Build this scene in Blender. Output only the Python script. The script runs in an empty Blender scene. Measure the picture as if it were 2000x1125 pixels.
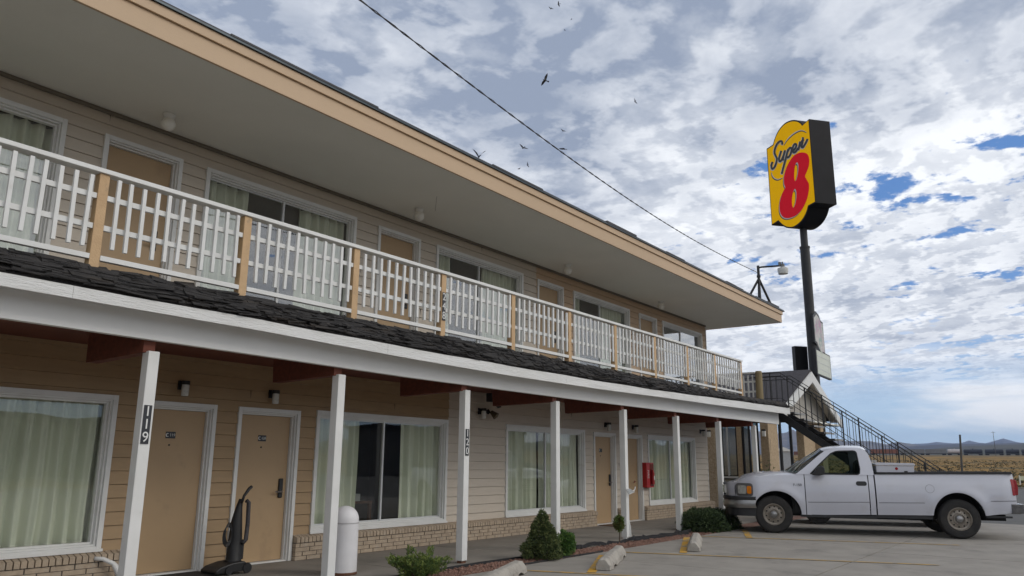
import bpy, bmesh, math, random
from math import sin, cos, pi, radians, hypot, atan2, sqrt
from mathutils import Vector, Matrix, noise
random.seed(7)
S = bpy.context.scene
# ------------------------------------------------------------------ camera
F = 1513.1
ya, pit, ro = radians(36.611), radians(12.731), radians(0.504)
fw = Vector((cos(ya)*cos(pit), sin(ya)*cos(pit), sin(pit)))
rt = Vector((sin(ya), -cos(ya), 0)); up = rt.cross(fw)
rt, up = rt*cos(ro)+up*sin(ro), up*cos(ro)-rt*sin(ro)
CAM = Vector((0, -9.5, 1.39))
cd = bpy.data.cameras.new('camera'); cam = bpy.data.objects.new('camera', cd)
S.collection.objects.link(cam); S.camera = cam
M = Matrix(((rt.x, up.x, -fw.x, CAM.x), (rt.y, up.y, -fw.y, CAM.y), (rt.z, up.z, -fw.z, CAM.z), (0, 0, 0, 1)))
cam.matrix_world = M
cd.sensor_width = 36; cd.lens = 36*F/2000; cd.clip_start = 0.1; cd.clip_end = 40000
# ------------------------------------------------------------------ sky, sun, exposure
S.view_settings.view_transform = 'Standard'; S.view_settings.look = 'None'
S.view_settings.exposure = 0.42; S.view_settings.gamma = 1
SUN_EL, SUN_AZ = radians(34), radians(-66)      # azimuth measured from +X towards +Y
W = bpy.data.worlds.new('World'); S.world = W; W.use_nodes = True
nt = W.node_tree; nt.nodes.clear()
def N(t, **k):
    n = nt.nodes.new(t)
    for a, b in k.items():
        if a == 'op': n.operation = b
        elif a.startswith('i_'): n.inputs[int(a[2:])].default_value = b
        else: setattr(n, a, b)
    return n
def LK(a, b): nt.links.new(a, b)
def mth(op, a, b=None, c=None, clamp=False):
    n = nt.nodes.new('ShaderNodeMath'); n.operation = op; n.use_clamp = clamp
    for i, v in enumerate((a, b, c)):
        if v is None: continue
        if isinstance(v, (int, float)): n.inputs[i].default_value = v
        else: nt.links.new(v, n.inputs[i])
    return n.outputs[0]
def mrange(v, a, b, c=0., d=1., smooth=True):
    n = nt.nodes.new('ShaderNodeMapRange'); n.interpolation_type = 'SMOOTHSTEP' if smooth else 'LINEAR'
    nt.links.new(v, n.inputs[0])
    for i, x in enumerate((a, b, c, d)): n.inputs[i+1].default_value = x
    return n.outputs[0]
def mixc(f, a, b):
    n = nt.nodes.new('ShaderNodeMix'); n.data_type = 'RGBA'
    for i, v in ((0, f), (6, a), (7, b)):
        if isinstance(v, (int, float)): n.inputs[i].default_value = v
        elif isinstance(v, tuple): n.inputs[i].default_value = v if len(v) == 4 else v+(1,)
        else: nt.links.new(v, n.inputs[i])
    return n.outputs[2]
sky = N('ShaderNodeTexSky', sky_type='NISHITA', sun_disc=False)
sky.sun_elevation = SUN_EL; sky.sun_rotation = pi/2-SUN_AZ; sky.altitude = 1800; sky.air_density = 1.0; sky.dust_density = 0.6
tc = N('ShaderNodeTexCoord'); sp = N('ShaderNodeSeparateXYZ'); LK(tc.outputs['Generated'], sp.inputs[0])
dx, dy, dz = sp.outputs
zz = mth('ADD', mth('MAXIMUM', dz, 0.0), 0.10)
cb = N('ShaderNodeCombineXYZ'); LK(mth('DIVIDE', dx, zz), cb.inputs[0]); LK(mth('DIVIDE', dy, zz), cb.inputs[1])
def wnoise(vec, scale, detail, rough, off, dist=0., stretch=None):
    mp = N('ShaderNodeMapping'); LK(vec, mp.inputs[0]); mp.inputs[1].default_value = off
    if stretch: mp.inputs[3].default_value = stretch
    n = N('ShaderNodeTexNoise'); LK(mp.outputs[0], n.inputs['Vector'])
    n.inputs['Scale'].default_value = scale; n.inputs['Detail'].default_value = detail
    n.inputs['Roughness'].default_value = rough; n.inputs['Distortion'].default_value = dist
    return n.outputs[0]
P = cb.outputs[0]
big = wnoise(P, 0.85, 3, .5, (3.1, 7.7, 0))
mid = wnoise(P, 3.9, 11, .60, (11.3, 2.1, 0), .2)
mid2 = wnoise(P, 3.9, 5, .56, (11.365, 2.05, 0), .2)      # same field, sampled a little towards the sun
fine = wnoise(P, 8.5, 9, .60, (1.7, 5.2, 0), .15)
fine2 = wnoise(P, 8.5, 4, .55, (1.685, 5.215, 0), .15)
left = mrange(mth('SUBTRACT', dy, mth('MULTIPLY', dx, 0.25)), -.05, .35)
high = mrange(dz, .28, .50)
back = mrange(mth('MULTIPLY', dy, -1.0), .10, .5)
dens = mth('ADD', mth('ADD', mth('MULTIPLY', mid, .50), mth('MULTIPLY', big, .18)), mth('MULTIPLY', fine, .38))
dens = mth('ADD', mth('ADD', dens, mth('MULTIPLY', left, .09)), mth('MULTIPLY', high, .11))
dens = mth('ADD', dens, mth('MULTIPLY', back, .05))
mask = mrange(dens, .448, .500)
thick = mrange(dens, .50, .80, 0, 1, False)
slow = wnoise(P, 1.9, 7, .55, (4.4, 8.1, 0), .3)
rel = mrange(mth('ADD', mth('SUBTRACT', mid2, mid), mth('MULTIPLY', mth('SUBTRACT', fine2, fine), mth('SUBTRACT', 1.1, mth('MULTIPLY', mth('MAXIMUM', high, left), .75)))), -.085, .085)                    # which side of a puff faces the light
shade = mth('ADD', mth('ADD', mth('MULTIPLY', thick, .62), mth('MULTIPLY', rel, .44)), mth('ADD', mth('MULTIPLY', mth('MAXIMUM', high, left), .20), mth('MULTIPLY', mrange(slow, .28, .74, 0, 1, False), .85)))
shade = mrange(shade, .40, 1.52, 0, 1, False)
shade = mth('MULTIPLY', shade, mth('SUBTRACT', 1.0, mth('MULTIPLY', back, .55)), clamp=True)
cloudc = mixc(shade, (7.9, 8.1, 8.4, 1), (2.35, 2.8, 3.7, 1))
cb2 = N('ShaderNodeCombineXYZ'); LK(mth('ARCTAN2', dy, dx), cb2.inputs[0]); LK(mth('MULTIPLY', dz, 7.0), cb2.inputs[1])
band = wnoise(cb2.outputs[0], 2.2, 7, .55, (2.2, 1.3, 0), .5)
bmask = mth('MULTIPLY', mrange(band, .42, .56), mth('SUBTRACT', 1.0, mrange(dz, .10, .20)))
hz = mth('SUBTRACT', 1.0, mrange(dz, -.02, .20))
blue = mixc(.55, sky.outputs[0], (.45, 1.75, 4.9, 1))
clear = mixc(mth('MULTIPLY', hz, .92), blue, (4.9, 6.6, 8.0, 1))
lowmask = mth('MULTIPLY', mask, mrange(dz, .05, .15))
c1 = mixc(bmask, clear, (8.3, 8.5, 8.7, 1))
c2 = mixc(lowmask, c1, cloudc)
warm = mixc(mth('MULTIPLY', back, mrange(dz, .0, .1)), (1, 1, 1, 1), (1.25, 1.22, 1.16, 1))  # unseen sky behind the camera, brightened to add fill light on the facade
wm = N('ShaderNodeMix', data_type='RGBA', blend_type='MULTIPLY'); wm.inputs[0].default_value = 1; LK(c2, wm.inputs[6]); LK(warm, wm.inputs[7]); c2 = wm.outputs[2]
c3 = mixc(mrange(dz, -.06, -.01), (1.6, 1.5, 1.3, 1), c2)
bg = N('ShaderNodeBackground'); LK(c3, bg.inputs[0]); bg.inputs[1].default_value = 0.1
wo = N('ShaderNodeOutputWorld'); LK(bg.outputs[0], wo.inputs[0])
sl = bpy.data.lights.new('sun', 'SUN'); sl.energy = .62; sl.angle = radians(20); sl.color = (1, .93, .84)
so = bpy.data.objects.new('sun', sl); S.collection.objects.link(so)
sd = Vector((cos(SUN_EL)*cos(SUN_AZ), cos(SUN_EL)*sin(SUN_AZ), sin(SUN_EL)))
so.rotation_euler = sd.to_track_quat('Z', 'Y').to_euler(); so.location = (0, -30, 40)

# ------------------------------------------------------------------ helpers
def tag(o, label=None, cat=None, group=None, kind=None):
    if label: o['label'] = label
    if cat: o['category'] = cat
    if group: o['group'] = group
    if kind: o['kind'] = kind
    return o
def empty(name, loc=(0, 0, 0), rz=0., label=None, cat=None, group=None):
    o = bpy.data.objects.new(name, None); S.collection.objects.link(o)
    o.location = loc; o.rotation_euler = (0, 0, rz); o.empty_display_size = .2
    return tag(o, label, cat, group)
MATS = {}
def mat(name, col, rough=.7, col2=None, nscale=4., bump=0., bscale=40., metal=0., spec=.5, detail=5., coat=0., stretch=(1, 1, 1), amt=(.35, .65), dirt=None, dscale=1.2, damt=(.5, .75)):
    """procedural material: two mixed tones, optional patchy dirt, optional bump"""
    if name in MATS: return MATS[name]
    m = bpy.data.materials.new(name); m.use_nodes = True; t = m.node_tree
    b = t.nodes['Principled BSDF']; b.inputs['Roughness'].default_value = rough
    b.inputs['Metallic'].default_value = metal; b.inputs['Specular IOR Level'].default_value = spec
    b.inputs['Coat Weight'].default_value = coat
    col = tuple(col)+(1,)
    tcn = t.nodes.new('ShaderNodeTexCoord'); mp = t.nodes.new('ShaderNodeMapping'); mp.inputs[3].default_value = stretch
    t.links.new(tcn.outputs['Object'], mp.inputs[0])
    def noi(sc, det=5.):
        n = t.nodes.new('ShaderNodeTexNoise'); n.inputs['Scale'].default_value = sc; n.inputs['Detail'].default_value = det
        n.inputs['Roughness'].default_value = .6; t.links.new(mp.outputs[0], n.inputs['Vector']); return n
    def mr(v, a, bb):
        r = t.nodes.new('ShaderNodeMapRange'); t.links.new(v, r.inputs[0]); r.inputs[1].default_value = a; r.inputs[2].default_value = bb; return r.outputs[0]
    def mx(f, a, c):
        n = t.nodes.new('ShaderNodeMix'); n.data_type = 'RGBA'; t.links.new(f, n.inputs[0])
        for i, v in ((6, a), (7, c)):
            if isinstance(v, tuple): n.inputs[i].default_value = v
            else: t.links.new(v, n.inputs[i])
        return n.outputs[2]
    if col2 is None: col2 = tuple(c*.86 for c in col[:3])
    cur = mx(mr(noi(nscale, detail).outputs[0], *amt), col, tuple(col2)+(1,))
    if dirt:
        cur = mx(mr(noi(dscale, 7.).outputs[0], *damt), cur, tuple(dirt)+(1,))
    t.links.new(cur, b.inputs['Base Color'])
    if bump:
        bn = t.nodes.new('ShaderNodeBump'); bn.inputs['Strength'].default_value = bump; bn.inputs['Distance'].default_value = .02
        t.links.new(noi(bscale, 6.).outputs[0], bn.inputs['Height']); t.links.new(bn.outputs[0], b.inputs['Normal'])
    MATS[name] = m; return m
def glass(name, tint=(.55, .62, .58), ior=1.9, r=0.0, fmul=1.0):
    if name in MATS: return MATS[name]
    m = bpy.data.materials.new(name); m.use_nodes = True; t = m.node_tree; t.nodes.clear()
    o = t.nodes.new('ShaderNodeOutputMaterial'); mx = t.nodes.new('ShaderNodeMixShader')
    tr = t.nodes.new('ShaderNodeBsdfTransparent'); tr.inputs[0].default_value = tint+(1,)
    g = t.nodes.new('ShaderNodeBsdfGlossy'); g.inputs['Roughness'].default_value = r; g.inputs[0].default_value = (.95, .97, 1, 1)
    fr = t.nodes.new('ShaderNodeFresnel'); fr.inputs[0].default_value = ior
    ge = t.nodes.new('ShaderNodeNewGeometry'); ma = t.nodes.new('ShaderNodeMath'); ma.operation = 'SUBTRACT'; ma.inputs[0].default_value = fmul
    t.links.new(ge.outputs['Backfacing'], ma.inputs[1]); ma.use_clamp = True
    mu = t.nodes.new('ShaderNodeMath'); mu.operation = 'MULTIPLY'; t.links.new(fr.outputs[0], mu.inputs[0]); t.links.new(ma.outputs[0], mu.inputs[1])
    nz = t.nodes.new('ShaderNodeTexNoise'); nz.inputs['Scale'].default_value = .9; nz.inputs['Detail'].default_value = 1
    tcn = t.nodes.new('ShaderNodeTexCoord'); t.links.new(tcn.outputs['Object'], nz.inputs['Vector'])
    bn = t.nodes.new('ShaderNodeBump'); bn.inputs['Strength'].default_value = .25; bn.inputs['Distance'].default_value = .02
    t.links.new(nz.outputs[0], bn.inputs['Height']); t.links.new(bn.outputs[0], g.inputs['Normal'])
    t.links.new(mu.outputs[0], mx.inputs[0]); t.links.new(tr.outputs[0], mx.inputs[1]); t.links.new(g.outputs[0], mx.inputs[2])
    t.links.new(mx.outputs[0], o.inputs[0]); MATS[name] = m; return m
class MB:
    def __init__(s): s.v = []; s.f = []; s.m = []
    def face(s, pts, mi=0):
        b = len(s.v); s.v += [tuple(p) for p in pts]; s.f.append(tuple(range(b, b+len(pts)))); s.m.append(mi)
    def box(s, x0, x1, y0, y1, z0, z1, mi=0):
        b = len(s.v)
        s.v += [(x, y, z) for z in (z0, z1) for y in (y0, y1) for x in (x0, x1)]
        for q in ((0, 2, 3, 1), (4, 5, 7, 6), (0, 1, 5, 4), (2, 6, 7, 3), (0, 4, 6, 2), (1, 3, 7, 5)):
            s.f.append(tuple(b+i for i in q)); s.m.append(mi)
    def obox(s, c, ax, ay, az, mi=0):
        """box from centre and three half-axis vectors"""
        b = len(s.v); c = Vector(c); ax, ay, az = Vector(ax), Vector(ay), Vector(az)
        s.v += [tuple(c+i*ax+j*ay+k*az) for k in (-1, 1) for j in (-1, 1) for i in (-1, 1)]
        for q in ((0, 2, 3, 1), (4, 5, 7, 6), (0, 1, 5, 4), (2, 6, 7, 3), (0, 4, 6, 2), (1, 3, 7, 5)):
            s.f.append(tuple(b+i for i in q)); s.m.append(mi)
    def bar(s, a, b_, w, h=None, mi=0, upv=(0, 0, 1)):
        a = Vector(a); b_ = Vector(b_); d = b_-a; L = d.length
        if L < 1e-6: return
        d.normalize(); u = Vector(upv)
        if abs(d.dot(u)) > .99: u = Vector((1, 0, 0))
        sx = d.cross(u).normalized(); sz = sx.cross(d)
        s.obox((a+b_)/2, d*L/2, sx*w/2, sz*(h or w)/2, mi)
    def tube(s, pts, r, n=10, mi=0, cap=True):
        pts = [Vector(p) for p in pts]; rs = r if isinstance(r, (list, tuple)) else [r]*len(pts)
        base = len(s.v); prev = None
        for i, p in enumerate(pts):
            d = (pts[min(i+1, len(pts)-1)]-pts[max(i-1, 0)]).normalized()
            if prev is None:
                u = Vector((0, 0, 1)) if abs(d.z) < .9 else Vector((1, 0, 0)); sx = d.cross(u).normalized()
            else: sx = (prev-d*prev.dot(d)).normalized()
            prev = sx; sy = d.cross(sx)
            for k in range(n):
                a = 2*pi*k/n; s.v.append(tuple(p+(sx*cos(a)+sy*sin(a))*rs[i]))
        for i in range(len(pts)-1):
            for k in range(n):
                a = base+i*n+k; b = base+i*n+(k+1) % n
                s.f.append((a, b, b+n, a+n)); s.m.append(mi)
        if cap:
            s.f.append(tuple(base+k for k in reversed(range(n)))); s.m.append(mi)
            s.f.append(tuple(base+(len(pts)-1)*n+k for k in range(n))); s.m.append(mi)
    def lathe(s, prof, c=(0, 0, 0), axis='Z', n=24, mi=0, mis=None):
        """prof: list of (radius, height); axis Z or Y"""
        base = len(s.v); c = Vector(c)
        for r, h in prof:
            for k in range(n):
                a = 2*pi*k/n
                p = Vector((r*cos(a), r*sin(a), h)) if axis == 'Z' else Vector((r*cos(a), h, r*sin(a)))
                s.v.append(tuple(c+p))
        for i in range(len(prof)-1):
            for k in range(n):
                a = base+i*n+k; b = base+i*n+(k+1) % n
                s.f.append((a, b, b+n, a+n)); s.m.append(mis[i] if mis else mi)
    def prism(s, poly, fn, t0, t1, mi=0):
        """polygon (a,b) mapped by fn(a,b,t), extruded from t0 to t1"""
        b = len(s.v); n = len(poly)
        for t in (t0, t1): s.v += [tuple(fn(p[0], p[1], t)) for p in poly]
        s.f.append(tuple(range(b, b+n))); s.m.append(mi)
        s.f.append(tuple(reversed(range(b+n, b+2*n)))); s.m.append(mi)
        for i in range(n):
            j = (i+1) % n; s.f.append((b+i, b+n+i, b+n+j, b+j)); s.m.append(mi)
    def build(s, name, mats, parent=None, smooth=False, bevel=0., fix=True, loc=None, autos=None):
        me = bpy.data.meshes.new(name); me.from_pydata(s.v, [], s.f)
        if not isinstance(mats, (list, tuple)): mats = [mats]
        for m in mats: me.materials.append(m)
        me.polygons.foreach_set('material_index', s.m)
        if smooth: me.polygons.foreach_set('use_smooth', [True]*len(s.f))
        me.update()
        if fix:
            bm = bmesh.new(); bm.from_mesh(me)
            if smooth: bmesh.ops.remove_doubles(bm, verts=bm.verts, dist=1e-5)
            bmesh.ops.recalc_face_normals(bm, faces=bm.faces); bm.to_mesh(me); bm.free()
        if autos is not None:
            me.polygons.foreach_set('use_smooth', [True]*len(me.polygons)); me.set_sharp_from_angle(angle=radians(autos))
        o = bpy.data.objects.new(name, me); S.collection.objects.link(o)
        if parent: o.parent = parent
        if loc: o.location = loc
        if bevel:
            md = o.modifiers.new('b', 'BEVEL'); md.width = bevel; md.segments = 2; md.limit_method = 'ANGLE'
        return o
def obj(name, mesh, parent=None, loc=None):
    o = bpy.data.objects.new(name, mesh); S.collection.objects.link(o)
    if parent: o.parent = parent
    if loc: o.location = loc
    return o
def copy_tree(o, parent=None, loc=None):
    c = o.copy(); S.collection.objects.link(c)
    if parent: c.parent = parent
    if loc is not None: c.location = loc
    for ch in [x for x in S.objects if x.parent == o]: copy_tree(ch, c)
    return c
def text_mesh(txt, size, ext=.002, align='CENTER'):
    cu = bpy.data.curves.new('t', 'FONT'); cu.body = txt; cu.size = size; cu.extrude = ext; cu.align_x = align; cu.align_y = 'CENTER'; cu.resolution_u = 3
    o = bpy.data.objects.new('t', cu); S.collection.objects.link(o)
    bpy.context.view_layer.update()
    me = bpy.data.meshes.new_from_object(o.evaluated_get(bpy.context.evaluated_depsgraph_get()))
    bpy.data.objects.remove(o); bpy.data.curves.remove(cu); return me
def add_mesh(mb, me, mtx, mi=0):
    b = len(mb.v); mb.v += [tuple(mtx @ v.co) for v in me.vertices]
    for p in me.polygons: mb.f.append(tuple(b+i for i in p.vertices)); mb.m.append(mi)
def face_mtx(loc, xdir, ydir):
    x = Vector(xdir).normalized(); y = Vector(ydir).normalized(); z = x.cross(y)
    return Matrix(((x.x, y.x, z.x, loc[0]), (x.y, y.y, z.y, loc[1]), (x.z, y.z, z.z, loc[2]), (0, 0, 0, 1)))
def lerp(pts, x):
    if x <= pts[0][0]: return pts[0][1]
    for (a, b), (c, d) in zip(pts, pts[1:]):
        if x <= c: return b+(d-b)*(x-a)/(c-a)
    return pts[-1][1]
def U(a, b): return random.uniform(a, b)

# ------------------------------------------------------------------ materials
m_conc = mat('concrete_paving', (.30, .275, .24), .85, (.245, .224, .196), 1.6, .3, 60, dirt=(.165, .152, .136), dscale=1.4, damt=(.56, .74))
m_walk = mat('concrete_walk', (.25, .225, .195), .85, (.19, .172, .148), 1.3, .2, 70, dirt=(.12, .112, .10), dscale=.8, damt=(.55, .8))
m_asph = mat('asphalt', (.115, .112, .108), .9, (.085, .083, .08), 2, .4, 90)
m_yel = mat('yellow_paint', (.62, .34, .035), .75, (.50, .27, .03), 6, dirt=(.24, .21, .15), dscale=5, damt=(.47, .62))
m_yelf = mat('worn_yellow_paint', (.56, .33, .06), .8, (.44, .28, .09), 5, dirt=(.27, .235, .18), dscale=6, damt=(.50, .66))
m_stop = mat('cast_concrete', (.40, .37, .325), .9, (.31, .285, .25), 5, .5, 45, dirt=(.17, .155, .135), dscale=7, damt=(.55, .75))
m_tan = mat('tan_siding_paint', (.37, .252, .138), .65, (.33, .226, .124), 3, .06, 120, stretch=(1, 1, 6))
m_tan2 = mat('rose_tan_siding_paint', (.52, .375, .25), .65, (.48, .345, .23), 3, .06, 120, stretch=(1, 1, 6))
m_cream = mat('cream_siding_paint', (.55, .485, .405), .65, (.515, .455, .38), 3, .06, 120, stretch=(1, 1, 6))
m_door = mat('tan_door_paint', (.42, .288, .160), .5, (.395, .27, .15), 1.5, .05, 200, dirt=(.30, .205, .12), dscale=2.6, damt=(.60, .85))
m_white = mat('white_trim_paint', (.70, .70, .685), .55, (.64, .64, .62), 3, .05, 80, dirt=(.46, .44, .40), dscale=3.5, damt=(.62, .85))
m_whiter = mat('rough_white_board', (.74, .74, .73), .7, (.66, .66, .64), 4, .7, 30, stretch=(.35, 1, 3), dirt=(.50, .48, .44), dscale=2, damt=(.66, .9))
m_beam = mat('white_beam_paint', (.74, .74, .73), .6, (.70, .70, .685), 2, .05, 30)
m_soff = mat('grey_soffit', (.78, .775, .72), .85, (.75, .745, .69), 1.2, .5, 160)
m_fas = mat('tan_fascia_paint', (.52, .37, .235), .55, (.49, .35, .22), 2, .1, 60, stretch=(.3, 1, 1), dirt=(.42, .31, .2), dscale=1.5, damt=(.66, .9))
m_tanpost = mat('tan_post_paint', (.56, .38, .21), .7, (.49, .325, .178), 6, .3, 50, dirt=(.34, .25, .16), dscale=9, damt=(.6, .8))
m_red = mat('red_brown_stain', (.17, .046, .024), .75, (.115, .032, .018), 3, .2, 60, stretch=(1, 6, 6))
m_shake = mat('weathered_shake', (.046, .042, .040), .95, (.014, .013, .0135), 16, 1., 60, stretch=(.4, 1, 2.5), dirt=(.075, .060, .048), dscale=5, damt=(.55, .75))
m_roof = mat('dark_roofing', (.045, .045, .05), .6, (.03, .03, .034), 4, .2, 60)
m_flash = mat('dark_drip_edge', (.03, .05, .065), .35, (.02, .03, .04), 5, metal=.4)
m_brick = mat('buff_brick', (.47, .375, .275), .9, (.36, .285, .21), 9, .5, 90, dirt=(.42, .355, .28), dscale=14, damt=(.52, .7))
m_mort = mat('mortar', (.115, .10, .085), .95, (.09, .08, .068), 9, .3, 90)
m_cur = mat('curtain_fabric', (.72, .735, .63), .9, (.64, .66, .56), 3, .1, 220, stretch=(1, 1, .3))
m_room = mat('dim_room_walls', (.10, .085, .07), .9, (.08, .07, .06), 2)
m_alu = mat('window_aluminium', (.62, .63, .63), .4, (.56, .57, .57), 5, metal=.2)
m_black = mat('black_metal', (.016, .016, .018), .5, (.010, .010, .011), 8, .1, 60)
m_blackp = mat('black_plastic', (.012, .012, .013), .5, (.012, .012, .013), 8)
m_globe = mat('opal_glass', (.80, .79, .74), .3, (.74, .73, .68), 4)
m_lens = mat('ribbed_glass', (.62, .62, .58), .25, (.5, .5, .47), 20)
m_sredc = mat('red_enamel', (.42, .012, .016), .35, (.36, .010, .014), 5)
m_stucco = mat('tan_stucco', (.50, .375, .245), .95, (.37, .27, .165), 16, .8, 70)
m_log = mat('log_post', (.30, .235, .13), .85, (.20, .155, .085), 9, .4, 60, stretch=(1, 1, .15))
m_grav = mat('red_lava_rock', (.25, .135, .098), .95, (.15, .082, .062), 18, .4, 90, dirt=(.33, .24, .19), dscale=25, damt=(.55, .7))
m_edge = mat('black_plastic_edging', (.022, .022, .025), .6, (.014, .014, .016), 9)
m_bark = mat('bark', (.10, .07, .045), .95, (.06, .045, .03), 20, .5, 60)
m_bg = [mat('juniper_green', (.080, .130, .028), .8, (.048, .085, .018), 6), mat('juniper_light', (.17, .215, .045), .8, (.12, .16, .032), 6)]
m_sg = [mat('spruce_green', (.075, .105, .030), .8, (.042, .065, .018), 8), mat('spruce_tip', (.15, .175, .055), .8, (.10, .125, .038), 8)]
m_kg = [mat('round_shrub_green', (.070, .150, .026), .75, (.042, .10, .016), 8), mat('round_shrub_tip', (.125, .21, .042), .75, (.09, .16, .03), 8)]
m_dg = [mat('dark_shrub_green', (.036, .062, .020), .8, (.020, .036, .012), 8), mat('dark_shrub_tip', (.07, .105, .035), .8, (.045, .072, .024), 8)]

# ------------------------------------------------------------------ ground, paving, far land
FIELD = [(-20, 1.45), (1, 1.45), (3.56, 1.40), (6.27, 1.32), (7.68, 1.20), (10.64, .88), (16.84, .72), (40, .72)]
def gh(x, y):
    d = hypot(x-CAM.x, y-CAM.y); az = math.degrees(atan2(y-CAM.y, x-CAM.x))
    base = lerp([(0, 0), (75, -.05), (110, .23), (180, 1.1), (300, 3.2), (450, 6.2), (700, 10.0)], d) if d < 700 else 0
    e = lerp(FIELD, az)
    if d >= 700:
        k = min(1, (d-700)/1900.); k = k*k*(3-2*k)
        ang = .705*(1-k)+e*k
        base = 1.39+d*math.tan(radians(ang)) if d < 2700 else (1.39+2700*math.tan(radians(e)))*max(0, 1-(d-2700)/1200.)
    if d > 70: base += min(1, (d-70)/60)*(.22*noise.noise(Vector((x*.06, y*.06, 0)))+min(2.2, d*.0012)*noise.noise(Vector((x*.006, y*.006, 3))))
    return base
m_field = bpy.data.materials.new('dry_sage_field'); m_field.use_nodes = True
t = m_field.node_tree; b = t.nodes['Principled BSDF']; b.inputs['Roughness'].default_value = 1; b.inputs['Specular IOR Level'].default_value = .1
tcn = t.nodes.new('ShaderNodeTexCoord')
def fn_(sc, det=6, st=(1, 1, 1)):
    mp = t.nodes.new('ShaderNodeMapping'); mp.inputs[3].default_value = st; t.links.new(tcn.outputs['Object'], mp.inputs[0])
    n = t.nodes.new('ShaderNodeTexNoise'); n.inputs['Scale'].default_value = sc; n.inputs['Detail'].default_value = det; n.inputs['Roughness'].default_value = .65
    t.links.new(mp.outputs[0], n.inputs['Vector']); return n.outputs[0]
def rmp(v, stops):
    r = t.nodes.new('ShaderNodeValToRGB'); t.links.new(v, r.inputs[0]); cr = r.color_ramp
    cr.elements[0].position, cr.elements[0].color = stops[0][0], stops[0][1]+(1,)
    cr.elements[1].position, cr.elements[1].color = stops[-1][0], stops[-1][1]+(1,)
    for p_, c_ in stops[1:-1]:
        e_ = cr.elements.new(p_); e_.color = c_+(1,)
    return r.outputs[0]
a1 = rmp(fn_(.035, 8), [(.36, (.11, .098, .055)), (.45, (.20, .128, .046)), (.54, (.30, .18, .056)), (.66, (.105, .088, .048))])
a2 = rmp(fn_(.45, 6), [(.36, (.12, .12, .08)), (.48, (1, 1, 1)), (.7, (1, 1, 1))])
mm = t.nodes.new('ShaderNodeMix'); mm.data_type = 'RGBA'; mm.blend_type = 'MULTIPLY'; mm.inputs[0].default_value = .75
t.links.new(a1, mm.inputs[6]); t.links.new(a2, mm.inputs[7]); vl = t.nodes.new('ShaderNodeVectorMath'); vl.operation = 'LENGTH'; t.links.new(tcn.outputs['Object'], vl.inputs[0])
r3 = t.nodes.new('ShaderNodeMapRange'); t.links.new(vl.outputs['Value'], r3.inputs[0]); r3.inputs[1].default_value = 420; r3.inputs[2].default_value = 1000
m3 = t.nodes.new('ShaderNodeMix'); m3.data_type = 'RGBA'; t.links.new(r3.outputs[0], m3.inputs[0]); t.links.new(mm.outputs[2], m3.inputs[6])
t.links.new(rmp(fn_(.012, 7), [(.4, (.050, .052, .036)), (.6, (.085, .078, .052))]), m3.inputs[7]); t.links.new(m3.outputs[2], b.inputs['Base Color'])
mb = MB()
rad = [0, 15, 30, 45, 60, 75, 90, 105, 120, 140, 160, 185, 215, 250, 290, 335, 385, 440, 510, 590, 680, 760, 860, 980, 1120, 1300, 1500, 1750, 2000, 2300, 2600, 2900, 3300, 4000, 6000, 8500]
azs = []; a = -180.
while a < 180: azs.append(a); a += .5 if -8 <= a < 40 else 6.
n = len(azs)
for r in rad:
    for a in azs:
        x = CAM.x+r*cos(radians(a)); y = CAM.y+r*sin(radians(a))
        mb.v.append((x, y, gh(x, y)-.06))
for i in range(len(rad)-1):
    for k in range(n):
        a, b2 = i*n+k, i*n+(k+1) % n
        mb.f.append((a, b2, b2+n, a+n)); mb.m.append(0)
tag(mb.build('ground', m_field, smooth=True), kind='structure')
# parking lot: slabs with real joints, laid on a dark bed
mb = MB(); mb.box(-14, 23.78, -30, -2.86, -.09, -.035); tag(mb.build('parking_lot_bed', mat('dark_joint', (.03, .028, .025), .95)), kind='structure')
mb = MB()
g = .011
ys_ = [-2.86, -6.35, -9.9, -13.5, -17.1, -20.7, -24.3, -30]
for j, (ya_, yb_) in enumerate(zip(ys_, ys_[1:])):
    xs_ = [-14, -8.5, -4.6, -.8, 3.0, 6.9, 10.7, 18.6, 23.78] if j == 0 else [-14, -8.6, -4.8, -.9, 3.0, 6.8, 10.7, 14.5, 18.6, 23.78]
    for a_, b_ in zip(xs_, xs_[1:]):
        z_ = U(-.0035, .001)
        mb.prism([(a_+g, ya_-(g if j else 0)), (b_-g, ya_-(g if j else 0)), (b_-g, yb_+g), (a_+g, yb_+g)], lambda p, q, t_: (p, q, t_), -.036, z_)
tag(mb.build('parking_lot', m_conc), kind='structure')
mb = MB(); mb.box(-14, 23.6, -2.30, .2, -.09, -.03); tag(mb.build('walkway_bed', m_mort), kind='structure')
mb = MB()
x = -14.
while x < 23.5:
    for y0, y1 in ((-2.30, -1.12), (-1.11, .12)):
        mb.box(x+.004, min(x+2.435, 23.6)-.004, y0, y1, -.03, U(.0, .004))
    x += 2.435
tag(mb.build('walkway', m_walk), kind='structure')
mb = MB(); mb.face([(23.80, -60, -.012), (62.5, -60, -.012), (62.5, 60, -.012), (23.80, 60, -.012)]); tag(mb.build('road', m_asph, fix=False), kind='structure')
mb = MB(); mb.box(62.5, 62.75, -60, 60, -.1, .10); tag(mb.build('kerb', m_conc), kind='structure')
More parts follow.
